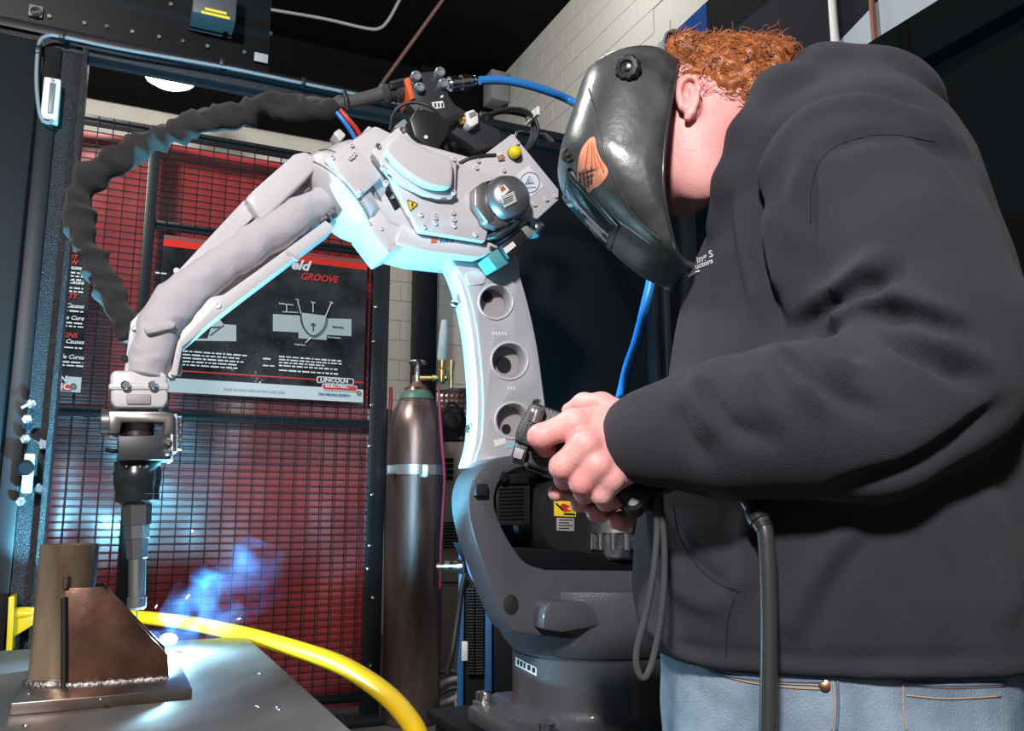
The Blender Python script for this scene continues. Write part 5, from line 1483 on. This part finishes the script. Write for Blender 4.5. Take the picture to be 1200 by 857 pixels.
# near (left) hand
W = {'w1': at(748, 492, .905), 'w2': at(750, 535, .905)}
mcp = [at(672, 497, .888), at(685, 522, .876), at(699, 546, .877), at(715, 563, .884)]
fing = [
    [(mcp[0], .0150), (at(633, 512, .893), .0128), (at(640, 526, .925), .0108), (at(658, 533, .945), .0090)],
    [(mcp[1], .0150), (at(659, 547, .882), .0132), (at(662, 561, .915), .0112), (at(678, 562, .938), .0092)],
    [(mcp[2], .0142), (at(682, 566, .884), .0126), (at(685, 578, .915), .0108), (at(700, 578, .936), .0090)],
    [(mcp[3], .0130), (at(705, 579, .890), .0112), (at(710, 588, .915), .0096), (at(722, 588, .930), .0082)]]
thumb = [(at(728, 490, .93), .019), (at(705, 476, .955), .0150), (at(684, 474, .972), .0125), (at(668, 482, .985), .0100)]
def hand_f(X, Y, Zg):
    D = cone(X, Y, Zg, at(775, 512, .905), at(742, 514, .908), .030, .031)
    for i, m_ in enumerate(mcp):
        w_ = W['w1'].lerp(W['w2'], i / 3)
        D = smin(D, cone(X, Y, Zg, w_ + Vector((0, .004, 0)), m_ + Vector((0, .006, 0)), .0215, .0165 if i < 3 else .0145), 0.012)
    # tendons and knuckles
    for i, m_ in enumerate(mcp):
        D = smin(D, ell(X, Y, Zg, m_ + Vector((.002, -.005, .002)), (.0085, .0075, .0085)), 0.010)
    for ch in fing:
        fc_ = None
        for j in range(3):
            c = cone(X, Y, Zg, ch[j][0], ch[j + 1][0], ch[j][1], ch[j + 1][1])
            fc_ = c if fc_ is None else smin(fc_, c, 0.005)
        fc_ = fc_
        D = smin(D, fc_, 0.0055)
    tc = chain(X, Y, Zg, thumb, 0.006)
    return smin(D, tc, 0.010)
v, f = surfnet(hand_f, (0.005, 0.84, 1.10), (0.17, 1.02, 1.275), 0.00165)
v = laplace(v, f, 1, 0.4)
parts.append((v, f))
# far (right) hand reaching under the pendant
def hand2_f(X, Y, Zg):
    D = cone(X, Y, Zg, at(800, 560, 1.07), at(770, 566, 1.06), .028, .03)
    m2 = [at(705, 556, 1.045), at(722, 566, 1.045), at(738, 575, 1.045), at(752, 583, 1.045)]
    tips = [((664, 574, 1.00), (652, 578, .962)), ((686, 588, 1.0), (678, 591, .962)), ((704, 600, 1.0), (697, 602, .965)), ((729, 610, 1.0), (722, 611, .968))]
    for m_, (a, b) in zip(m2, tips):
        D = smin(D, cone(X, Y, Zg, at(768, 566, 1.06), m_, .022, .016), 0.012)
        D = smin(D, chain(X, Y, Zg, [(m_, .0125), (at(*a), .0115), (at(*b), .0095)], 0.005), 0.004)
    return smin(D, chain(X, Y, Zg, [(at(760, 550, 1.06), .017), (at(715, 528, 1.06), .013), (at(690, 520, 1.05), .010)], 0.006), 0.01)
v, f = surfnet(hand2_f, (0.02, 0.93, 1.05), (0.26, 1.11, 1.26), 0.0022)
parts.append((v, f))
# trunk, arms and legs under the clothes
zh = 0.90
legs = [[(Vector((0.42, DM - .085, .86)), .085), (Vector((0.42, DM - .10, .50)), .062), (Vector((0.45, DM - .105, .27)), .05), (Vector((0.44, DM - .11, .09)), .036)],
        [(Vector((0.44, DM + .085, .86)), .085), (Vector((0.43, DM + .10, .50)), .062), (Vector((0.46, DM + .105, .27)), .05), (Vector((0.46, DM + .11, .09)), .036)]]
def trunk_f(X, Y, Zg):
    D = cone(X, Y, Zg, Vector((0.44, DM, 0.93)), at(978, 300, DM), .13, .12)
    D = smin(D, cone(X, Y, Zg, at(978, 300, DM), at(915, 195, DM), .12, .06), .05)
    for A in (arm_near, arm_far):
        D = smin(D, chain(X, Y, Zg, [(p, max(.026, r * .55)) for p, r in A], .02), .03)
    for L in legs: D = smin(D, chain(X, Y, Zg, L, .03), .04)
    for L in legs: D = smin(D, cone(X, Y, Zg, L[-1][0] + Vector((.02, 0, -.045)), L[-1][0] + Vector((-.15, 0, -.055)), .034, .028), .03)
    return D
v, f = surfnet(trunk_f, (0.08, 0.78, 0.0), (0.78, 1.42, 1.66), 0.013)
parts.append((v, f))
off, V_, F_ = 0, [], []
for v, f in parts:
    V_.append(v); F_.append(f + off); off += len(v)
skin = mat('skin_pink', (0.78, 0.40, 0.37), 0.5, sss=0.2, var=0.3, vscale=22, color2=(0.72, 0.29, 0.275), bump=0.0006, bscale=260)
mesh_obj('body', np_mesh('body', np.concatenate(V_), np.concatenate(F_)), skin, pers, 179)

# ---- hair: curly cap grown on the back and top of the skull
hair_m = mat('ginger_hair', (0.42, 0.135, 0.034), 0.5, var=0.5, vscale=60, color2=(0.20, 0.055, 0.014))
hc = at(847, 117, 1.10)
def hair_f(X, Y, Zg):
    D = ell(X, Y, Zg, hc, (.088, .082, .079))
    D = smin(D, ell(X, Y, Zg, at(895, 92, 1.10), (.036, .07, .036)), 0.03)
    D = smin(D, ell(X, Y, Zg, at(798, 74, 1.10), (.03, .055, .022)), 0.02)
    # hairline: everything below this surface is skin
    px_ = 600 + F * X / (Y * _ct + (Zg - CAM.z) * _st)
    line = np.interp(px_, [740, 775, 795, 815, 830, 850, 880, 905, 930], [66, 82, 86, 82, 92, 106, 112, 104, 96])
    zl = CAM.z + (600 - line) / 1000.0 * 1.03
    near = np.clip((1.12 - Y) / 0.06, 0, 1)
    cut = (zl - 0.02 * (1 - near)) - Zg
    return smax(D, cut * 0.8, 0.012)
v, f = surfnet(hair_f, (0.12, 0.98, 1.52), (0.46, 1.24, 1.80), 0.004)
nn = vnormals(v, f)
dz = np.array([0.006 * (1 - 2 * abs(mnoise.noise(Vector(p) * 48))) + 0.004 * mnoise.noise(Vector(p) * 95) for p in v])
hv = v + nn * dz[:, None]
hr = mesh_obj('hair', np_mesh('hair', hv, f), hair_m, pers, 179)
rng = np.random.default_rng(4)
pick = rng.choice(len(v), 1500, replace=False)
bm_v, bm_f = [], []
for i in pick:
    p = Vector(v[i]); n0 = Vector(nn[i])
    if n0.z < -0.65: continue
    tdir = (Vector((0.75, rng.normal() * .5, -.15)) + Vector(rng.normal(size=3)) * .45); tdir = (tdir - n0 * tdir.dot(n0)).normalized()
    s_ = n0.cross(tdir)
    L = rng.uniform(.018, .036); ph_ = rng.uniform(0, 6.28); turns = rng.uniform(.8, 1.8); am = rng.uniform(.0025, .0055)
    lift = rng.uniform(.003, .011) if rng.random() > .06 else rng.uniform(.012, .022)
    r0 = rng.uniform(.0005, .0011)
    m_ = 9
    b0 = len(bm_v)
    for j in range(m_):
        t_ = j / (m_ - 1)
        a = ph_ + t_ * turns * 6.28
        q = p + tdir * (L * t_) + n0 * (lift * math.sin(math.pi * (0.12 + .85 * t_)) + am * math.cos(a) * .8) + s_ * (am * math.sin(a))
        r_ = r0 * (1 - .6 * t_)
        for k_ in range(3):
            b = k_ * 2.094
            bm_v.append(q + (n0 * math.cos(b) + s_ * math.sin(b)) * r_)
    for j in range(m_ - 1):
        for k_ in range(3):
            a, b = b0 + j * 3 + k_, b0 + j * 3 + (k_ + 1) % 3
            bm_f.append((a, b, b + 3, a + 3))
from_py('hair_curls', bm_v, bm_f, hair_m, hr, 179, kind='stuff')

# ---- jeans and boots
denim = mat('denim', (0.28, 0.37, 0.45), 0.8, var=0.5, vscale=11, color2=(0.105, 0.155, 0.22), bump=0.0012, bscale=420)
jf, jb = at(780, 830, DM).x, at(1172, 830, DM).x
def jeans_f(X, Y, Zg):
    q = (np.abs((X - (jf + jb) / 2) / ((jb - jf) / 2)) ** 2.4 + np.abs((Y - DM) / .19) ** 2.4) ** (1 / 2.4)
    D = np.maximum((q - 1) * .17, np.maximum(Zg - .985, .80 - Zg))
    for L in legs:
        D = smin(D, chain(X, Y, Zg, [(L[0][0] + Vector((.01, 0, -.06)), .115), (L[1][0], .088), (L[2][0], .078), (L[3][0] + Vector((0, 0, .02)), .07)], .04), .05)
    return np.maximum(D, .09 - Zg)
v, f = surfnet(jeans_f, (0.14, 0.86, 0.06), (0.72, 1.34, 1.0), 0.009)
nn = vnormals(v, f)
v = v + nn * np.array([0.004 * mnoise.noise(Vector((p[0] * 9, p[1] * 9, p[2] * 16))) for p in v])[:, None]
jn = mesh_obj('jeans', np_mesh('jeans', v, f), denim, pers, 179, label='faded blue denim jeans with orange stitching')
JB = BVHTree.FromPolygons([Vector(p) for p in v], [tuple(q) for q in f])
stitch = mat('stitching', (0.42, 0.30, 0.20), 0.7)
dseam = mat('denim_seam', (0.10, 0.15, 0.23), 0.8)
for nm, pts, m_, r_ in (('stitching', [(826, 783), (850, 793), (900, 800), (966, 803)], stitch, .0009), ('stitching', [(836, 789), (880, 800), (930, 806), (968, 808)], stitch, .0009), ('stitching', [(976, 797), (977, 830), (974, 857)], stitch, .0009), ('side_seam', [(981, 797), (982, 830), (980, 857)], dseam, .0016),
                        ('stitching', [(1058, 800), (1058, 830), (1062, 857)], stitch, .0009), ('stitching', [(1060, 802), (1110, 806), (1176, 804)], stitch, .0009), ('stitching', [(1062, 815), (1110, 819), (1172, 816)], stitch, .0009), ('pocket_edge', [(1058, 800), (1110, 803), (1177, 801)], dseam, .0024), ('pocket_edge', [(820, 778), (845, 790), (900, 797), (966, 799)], dseam, .0022)):
    P = drape(pts, .001, JB)
    if len(P) > 2:
        bm = bmesh.new(); add_tube(bm, P, r_, 6); from_bm(nm, bm, m_, jn, 179)
P = drape([(966, 803), (967, 803.5)], .001, JB, 1)
if P:
    lathe('rivet', P[0], CAM - P[0], [(0, .006), (.0015, .006), (.0025, .003)], mat('copper_rivet', (0.55, 0.28, 0.16), 0.3, 1.0), jn, n=16)
for i, L in enumerate(legs):
    b = L[-1][0]
    def boot_f(X, Y, Zg):
        D = cone(X, Y, Zg, b + Vector((.005, 0, .05)), b + Vector((.01, 0, -.03)), .058, .052)
        D = smin(D, cone(X, Y, Zg, b + Vector((.02, 0, -.045)), b + Vector((-.17, 0, -.055)), .05, .045), .03)
        return np.maximum(D, -(Zg - .001))
    v, f = surfnet(boot_f, (b.x - .26, b.y - .09, -.02), (b.x + .1, b.y + .09, .22), 0.006)
    mesh_obj('boot', np_mesh('boot', v, f), mat('boot_leather', (0.05, 0.035, 0.025), 0.55), pers, 179)

# ================================================================== welding helmet
hel = thing('welding_helmet', at(750, 200, 1.10), 'black scuffed welding helmet with orange flame decal worn over the face', 'helmet')
shell_m = mat('helmet_black', (0.026, 0.028, 0.029), 0.34, var=0.4, vscale=20, rvar=0.14, color2=(0.075, 0.08, 0.08), bump=0.0006, bscale=60)
prof = [(790, 83), (763, 70), (735, 70), (705, 80), (684, 97), (672, 130), (662, 160), (655, 185), (656, 203), (668, 224), (692, 252), (720, 280), (748, 304), (775, 316), (806, 318)]
rear = [(794, 86), (792, 92), (789, 105), (786, 120), (783, 140), (780, 160), (778, 180), (777, 198), (777, 212), (778, 228), (781, 246), (785, 264), (790, 284), (797, 302), (808, 317)]
wid = [.060, .078, .090, .098, .102, .105, .107, .108, .107, .105, .101, .094, .084, .070, .055]
PR_ = sm([at(x, y, 1.095) for x, y in prof], 3, False)
RR_ = sm([at(x, y, 1.095 - w_) for (x, y), w_ in zip(rear, wid)], 3, False)
WW = np.interp(np.linspace(0, 1, len(PR_)), np.linspace(0, 1, len(wid)), wid)
NS = 22
vs_, fs = [], []
m_ = len(PR_)
for i in range(m_):
    t_ = i / (m_ - 1)
    e = np.interp(t_, [0, .3, .5, .8, 1], [.85, .68, .62, .72, .9])
    for j in range(-NS, NS + 1):
        th = abs(j) / NS * math.pi / 2
        cw, sw_ = math.cos(th) ** e, math.sin(th) ** e
        p, r = PR_[i], RR_[i]
        yy = WW[i] * sw_
        vs_.append(Vector((r.x + (p.x - r.x) * cw, 1.095 + (yy if j > 0 else -yy), r.z + (p.z - r.z) * cw)))
for i in range(m_ - 1):
    for j in range(2 * NS):
        a = i * (2 * NS + 1) + j
        fs.append((a, a + 1, a + 2 * NS + 2, a + 2 * NS + 1))
bm = bmesh.new()
bv = [bm.verts.new(p) for p in vs_]
for q in fs: bm.faces.new([bv[i] for i in q])
bmesh.ops.recalc_face_normals(bm, faces=bm.faces[:])
cen = at(780, 190, 1.095)
fc0 = bm.faces[len(bm.faces) // 2]
if fc0.normal.dot(fc0.calc_center_median() - cen) < 0:
    bmesh.ops.reverse_faces(bm, faces=bm.faces[:])
HELB = BVHTree.FromBMesh(bm)
sh = from_bm('helmet_shell', bm, shell_m, hel, 179, recalc=False)
so = sh.modifiers.new('thickness', 'SOLIDIFY'); so.thickness = 0.004; so.offset = -1
def hdrape(pts, lift=.0008, k=6): return drape(pts, lift, HELB, k)
# rolled rear edge
bm = bmesh.new(); add_tube(bm, RR_, .0024, 8); from_bm('edge_bead', bm, mat('bead_black', (0.03, 0.034, 0.036), 0.25), sh, 179)
# moulded crease
for pts in ([(690, 104), (698, 135), (706, 165), (712, 190), (722, 215), (735, 240), (752, 262), (775, 282)], [(716, 242), (724, 258), (740, 270), (765, 288)]):
    bm = bmesh.new(); add_tube(bm, hdrape(pts, .0002), .0014, 6); from_bm('moulded_crease', bm, shell_m, sh, 179)
# headgear knob
kp = hdrape([(738, 82), (738.5, 82)], 0, 1)[0]
kn = (CAM - kp).normalized() * .8 + Vector((-.35, -.2, .25)); kn.normalize()
bm = bmesh.new()
nk_ = 40
rings = []
for t_, r_ in ((0, .0150), (.010, .0155), (.013, .0135), (.0135, .009), (.010, .007)):
    a, e1, e2 = frame_of(kn)
    rings.append([bm.verts.new(kp + a * t_ + (e1 * math.cos(q * math.tau / nk_) + e2 * math.sin(q * math.tau / nk_)) * r_ * (1 + (.09 if (q // 2) % 2 and t_ < .0132 else 0))) for q in range(nk_)])
for q in range(len(rings) - 1):
    for i in range(nk_): bm.faces.new((rings[q][i], rings[q][(i + 1) % nk_], rings[q + 1][(i + 1) % nk_], rings[q + 1][i]))
bm.faces.new(rings[-1])
from_bm('headgear_knob', bm, black_plastic, hel, 30)
lathe('knob_screw', kp + kn * .009, kn, [(0, .005), (.003, .005), (.004, .003)], steel, hel, n=14)
# front stud
sp_ = hdrape([(667, 182), (667.5, 182)], 0, 1)[0]
sn = Vector((-.55, -.8, .1)).normalized()
lathe('front_stud', sp_ - sn * .002, sn, [(0, .0105), (.004, .0105), (.005, .009), (.003, .007), (.003, .004), (.006, .003)], black_plastic, hel, n=24)
# flame decal, draped on the shell
def decal(name, outline, m, par, lift, mesh_n=10):
    P = [(p[0], p[1]) for p in outline]
    c0 = (sum(p[0] for p in P) / len(P), sum(p[1] for p in P) / len(P))
    vs2, fs2 = [], []
    R_n = 6
    for q in range(R_n + 1):
        for (x, y) in P:
            X0, Y0 = c0[0] + (x - c0[0]) * q / R_n, c0[1] + (y - c0[1]) * q / R_n
            r = ray(X0, Y0).normalized(); h = HELB.ray_cast(CAM, r)
            vs2.append(h[0] - r * lift)
    n_ = len(P)
    for q in range(R_n):
        for i in range(n_):
            fs2.append((q * n_ + i, q * n_ + (i + 1) % n_, (q + 1) * n_ + (i + 1) % n_, (q + 1) * n_ + i))
    return from_py(name, vs2, fs2, m, par, 179)
flame_m = mat('decal_orange', (0.72, 0.24, 0.11), 0.5, var=0.4, vscale=70, color2=(0.75, 0.38, 0.24))
fo_ = [(p[0], p[1]) for p in sm([(697, 161, 0), (690, 163, 0), (681, 176, 0), (677, 195, 0), (677, 212, 0), (682, 226, 0), (687, 231, 0), (694, 222, 0), (703, 217, 0), (712, 205, 0), (711, 196, 0), (704, 186, 0), (699, 173, 0)], 3)]
dc = decal('flame_decal', fo_, flame_m, hel, .0008)
grid_m = mat('decal_brown', (0.10, 0.06, 0.05), 0.5)
bm = bmesh.new()
for i in range(4):
    for a, b in (((679 + i * 4.6, 200 - i * 1.5), (682 + i * 4, 225 - i * 3)), ((678, 203 + i * 6), (698 - i * 2.2, 198 + i * 6.2))):
        P = hdrape([a, ((a[0] + b[0]) / 2, (a[1] + b[1]) / 2), b], .0012, 3)
        if len(P) > 2: add_tube(bm, P, .0008, 5)
from_bm('decal_hatching', bm, grid_m, dc, 179)
bm = bmesh.new()
for pts in ([(690, 168), (688, 185), (686, 200)], [(695, 168), (697, 185), (700, 200)], [(693, 165), (694, 182), (694, 198)], [(699, 180), (704, 192), (708, 202)]):
    P = hdrape(pts, .0011, 4)
    if len(P) > 2: add_tube(bm, P, .0007, 5)
from_bm('decal_lines', bm, mat('decal_red', (0.5, 0.10, 0.06), 0.5), dc, 179)
# lens in the front face
A, B = at(661, 214, 1.095), at(722, 281, 1.095)
fd = (B - A).normalized(); fn = Vector((fd.z, 0, -fd.x)); 
if fn.x > 0: fn = -fn
cl_ = (A + B) / 2 - fn * .004
box('lens_frame', cl_, ((B - A).length / 2 * .98, .052, .007), mat('lens_frame', (0.02, 0.021, 0.023), 0.3), hel, axes=(fd, Vector((0, 1, 0)), fn), bevel=.004)
box('lens_glass', cl_ + fn * .005, ((B - A).length / 2 * .82, .045, .004), mat('lens_glass', (0.02, 0.05, 0.06), 0.06), hel, axes=(fd, Vector((0, 1, 0)), fn), bevel=.001)
# headband seen over the hair
bm = bmesh.new()
hb = [at(784, 80, 1.04), at(783, 66, 1.05), at(788, 55, 1.07), at(798, 51, 1.11), at(800, 56, 1.16), at(795, 70, 1.20)]
P = sm(hb, 5, False)
for i in range(len(P) - 1):
    d = (P[i + 1] - P[i]); c_ = (P[i] + P[i + 1]) / 2
    ax_ = d.normalized(); up_ = Vector((.55, 0, .83)); ay_ = (up_ - ax_ * up_.dot(ax_)).normalized()
    add_box(bm, c_ + Vector((-.010, -.004, .014)), ax_, ay_, ax_.cross(ay_), (d.length * .55, .0055, .0012))
from_bm('headband', bm, mat('band_grey', (0.16, 0.16, 0.17), 0.4), hel, 30)

# ================================================================== control pendant with strap and cable
pend = thing('control_pendant', at(680, 540, .97), 'black hand-held robot control pendant gripped in both hands', 'pendant')
def pp_(name, pts, d0, d1, m, par=None, bevel=.002, r=0, seg=2):
    if r: pts = rc(pts, r)
    return prism(name, [at(x, y, d0) for x, y in pts], Vector((0, d1 - d0, 0)), m, par or pend, bevel, (), seg)
pen_m = mat('pendant_plastic', (0.026, 0.026, 0.029), 0.42, bump=0.0006, bscale=500)
pb = pp_('pendant_body', [(621, 474), (628, 472), (661, 484), (720, 503), (764, 560), (757, 586), (700, 570), (650, 556), (618, 545), (603, 514), (606, 503)], .918, 1.0, pen_m, None, .005, r=4, seg=3)
pp_('end_cap', [(620, 475), (628, 473), (640, 480), (628, 517), (621, 524), (603, 516), (606, 502)], .908, .93, pen_m, pb, .004, r=2, seg=3)
pp_('emergency_foot', [(604, 519), (619, 524), (614, 543), (600, 539), (599, 533)], .905, .96, pen_m, pb, .004, r=2)
pp_('grey_button', [(604, 524), (615, 528), (611, 539), (601, 536)], .902, .91, mat('button_grey', (0.30, 0.29, 0.31), 0.5), pb, .002, r=1.5)
pp_('display_slot', [(623, 479), (635, 481), (630, 497), (618, 493)], .9065, .91, mat('slot_glass', (0.10, 0.075, 0.09), 0.12), pb, .0006)
pp_('slot_bar', [(628, 480), (631, 480.6), (626, 495.5), (623, 494.6)], .9055, .91, mat('slot_bar', (0.30, 0.27, 0.29), 0.3), pb, .0004)
pp_('side_groove', [(616, 498), (618, 499), (611, 519), (609, 518)], .9072, .91, ink, pb, .0003)
pp_('grip_lower', [(626, 524), (650, 530), (690, 560), (676, 566), (640, 556), (624, 546)], .945, 1.02, black_plastic, pb, .004)
pp_('trigger_bar', [(618, 545), (642, 553), (640, 557), (617, 549)], .93, .96, black_gloss, pb, .002)
for x, y in ((733, 578), (750, 583), (742, 590)):
    lathe('strap_anchor', at(x, y, .925), Vector((-.2, -1, .3)), [(-.02, .011), (.010, .011), (.014, .007)], rubber, pb, n=20)
pp_('rear_block', [(722, 568), (768, 562), (772, 590), (740, 600), (726, 592)], .93, .99, black_plastic, pb, .006, r=4)
# wrist strap, hanging in a loop
strap = mat('strap_cord', (0.045, 0.045, 0.05), 0.8, bump=0.001, bscale=500)
tube('wrist_strap', [at(768, 588, .93), at(770, 620, .93), at(766, 670, .925), at(757, 720, .925), at(746, 765, .925), at(749, 790, .925), at(757, 793, .925), at(766, 770, .93), at(775, 720, .93), at(779, 660, .93), at(776, 610, .93), at(770, 588, .93)], .0036, strap, pb, n=8)
lathe('strap_clip', at(769, 584, .93), (0, 0, -1), [(0, .008), (.014, .008), (.018, .005)], black_plastic, pb, n=12)
# thick cable from under the forearm to the floor
cbm = mat('pendant_cable', (0.035, 0.033, 0.036), 0.38)
tube('pendant_cable', [at(765, 575, .955), at(815, 560, .925), at(862, 572, .900), at(884, 600, .885), at(895, 618, .875), at(899, 650, .872), at(901, 720, .870), at(901, 790, .868), at(900, 860, .866), at(898, 1000, .86), at(895, 1250, .86)], .0085, cbm, pb, n=16)
lathe('cable_sleeve', at(884, 601, .886), at(896, 620, .874) - at(884, 601, .886), [(-.004, .0095), (.006, .0115), (.012, .0115), (.013, .0095), (.022, .0095)], black_plastic, pb, n=20)
# ================================================================== weld smoke (a lit volume)
def smoke():
    A, B = at(196, 742, 1.46), at(318, 662, 1.50)
    ax_ = (B - A); L = ax_.length; a = ax_.normalized()
    bm = bmesh.new()
    prof = [(-0.03, .012), (0.02, .045), (.06, .065), (.12, .075), (.19, .075), (L + .0, .055), (L + .03, .015)]
    add_lathe(bm, (0, 0, 0), (1, 0, 0), prof, 20)
    e2 = a.cross(Vector((0, 1, 0))).normalized(); e1 = Vector((0, 1, 0))
    m = bpy.data.materials.new('weld_smoke'); m.use_nodes = True
    nt = m.node_tree; nt.nodes.clear(); Ln = nt.links.new
    out = nt.nodes.new('ShaderNodeOutputMaterial')
    vol = nt.nodes.new('ShaderNodeVolumeScatter'); vol.inputs['Color'].default_value = (0.16, 0.42, 1.0, 1); vol.inputs['Anisotropy'].default_value = 0.1
    tc = nt.nodes.new('ShaderNodeTexCoord')
    nz_ = nt.nodes.new('ShaderNodeTexNoise'); nz_.inputs['Scale'].default_value = 21; nz_.inputs['Detail'].default_value = 8; nz_.inputs['Distortion'].default_value = 0.9
    Ln(tc.outputs['Object'], nz_.inputs['Vector'])
    mr = nt.nodes.new('ShaderNodeMapRange'); mr.inputs[1].default_value = .47; mr.inputs[2].default_value = .72
    Ln(nz_.outputs['Fac'], mr.inputs[0])
    # radial fall-off towards the hull
    sep = nt.nodes.new('ShaderNodeSeparateXYZ'); Ln(tc.outputs['Object'], sep.inputs[0])
    def mth(op, a_, b_=None, clamp=False):
        n_ = nt.nodes.new('ShaderNodeMath'); n_.operation = op; n_.use_clamp = clamp
        for i, q in enumerate((a_, b_)):
            if q is None: continue
            if isinstance(q, (int, float)): n_.inputs[i].default_value = q
            else: Ln(q, n_.inputs[i])
        return n_.outputs[0]
    rr_ = mth('SQRT', mth('ADD', mth('MULTIPLY', sep.outputs[1], sep.outputs[1]), mth('MULTIPLY', sep.outputs[2], sep.outputs[2])))
    fall = mth('SUBTRACT', 1.15, mth('DIVIDE', rr_, .058), True)
    along = mth('SUBTRACT', 1.25, mth('MULTIPLY', sep.outputs[0], 1.0 / L), True)
    dens = mth('MULTIPLY', mth('MULTIPLY', mr.outputs[0], fall), along)
    dens = mth('MULTIPLY', dens, 15.0)
    Ln(dens, vol.inputs['Density'])
    Ln(vol.outputs[0], out.inputs['Volume'])
    o = from_bm('weld_smoke', bm, m, None, 0, label='blue lit plume of weld smoke drifting up from the arc', cat='smoke', kind='stuff')
    M = Matrix((a, e1, e2)).transposed().to_4x4(); M.translation = A
    o.matrix_basis = M
smoke()
for o in bpy.data.objects:
    if '_w' in o: del o['_w']
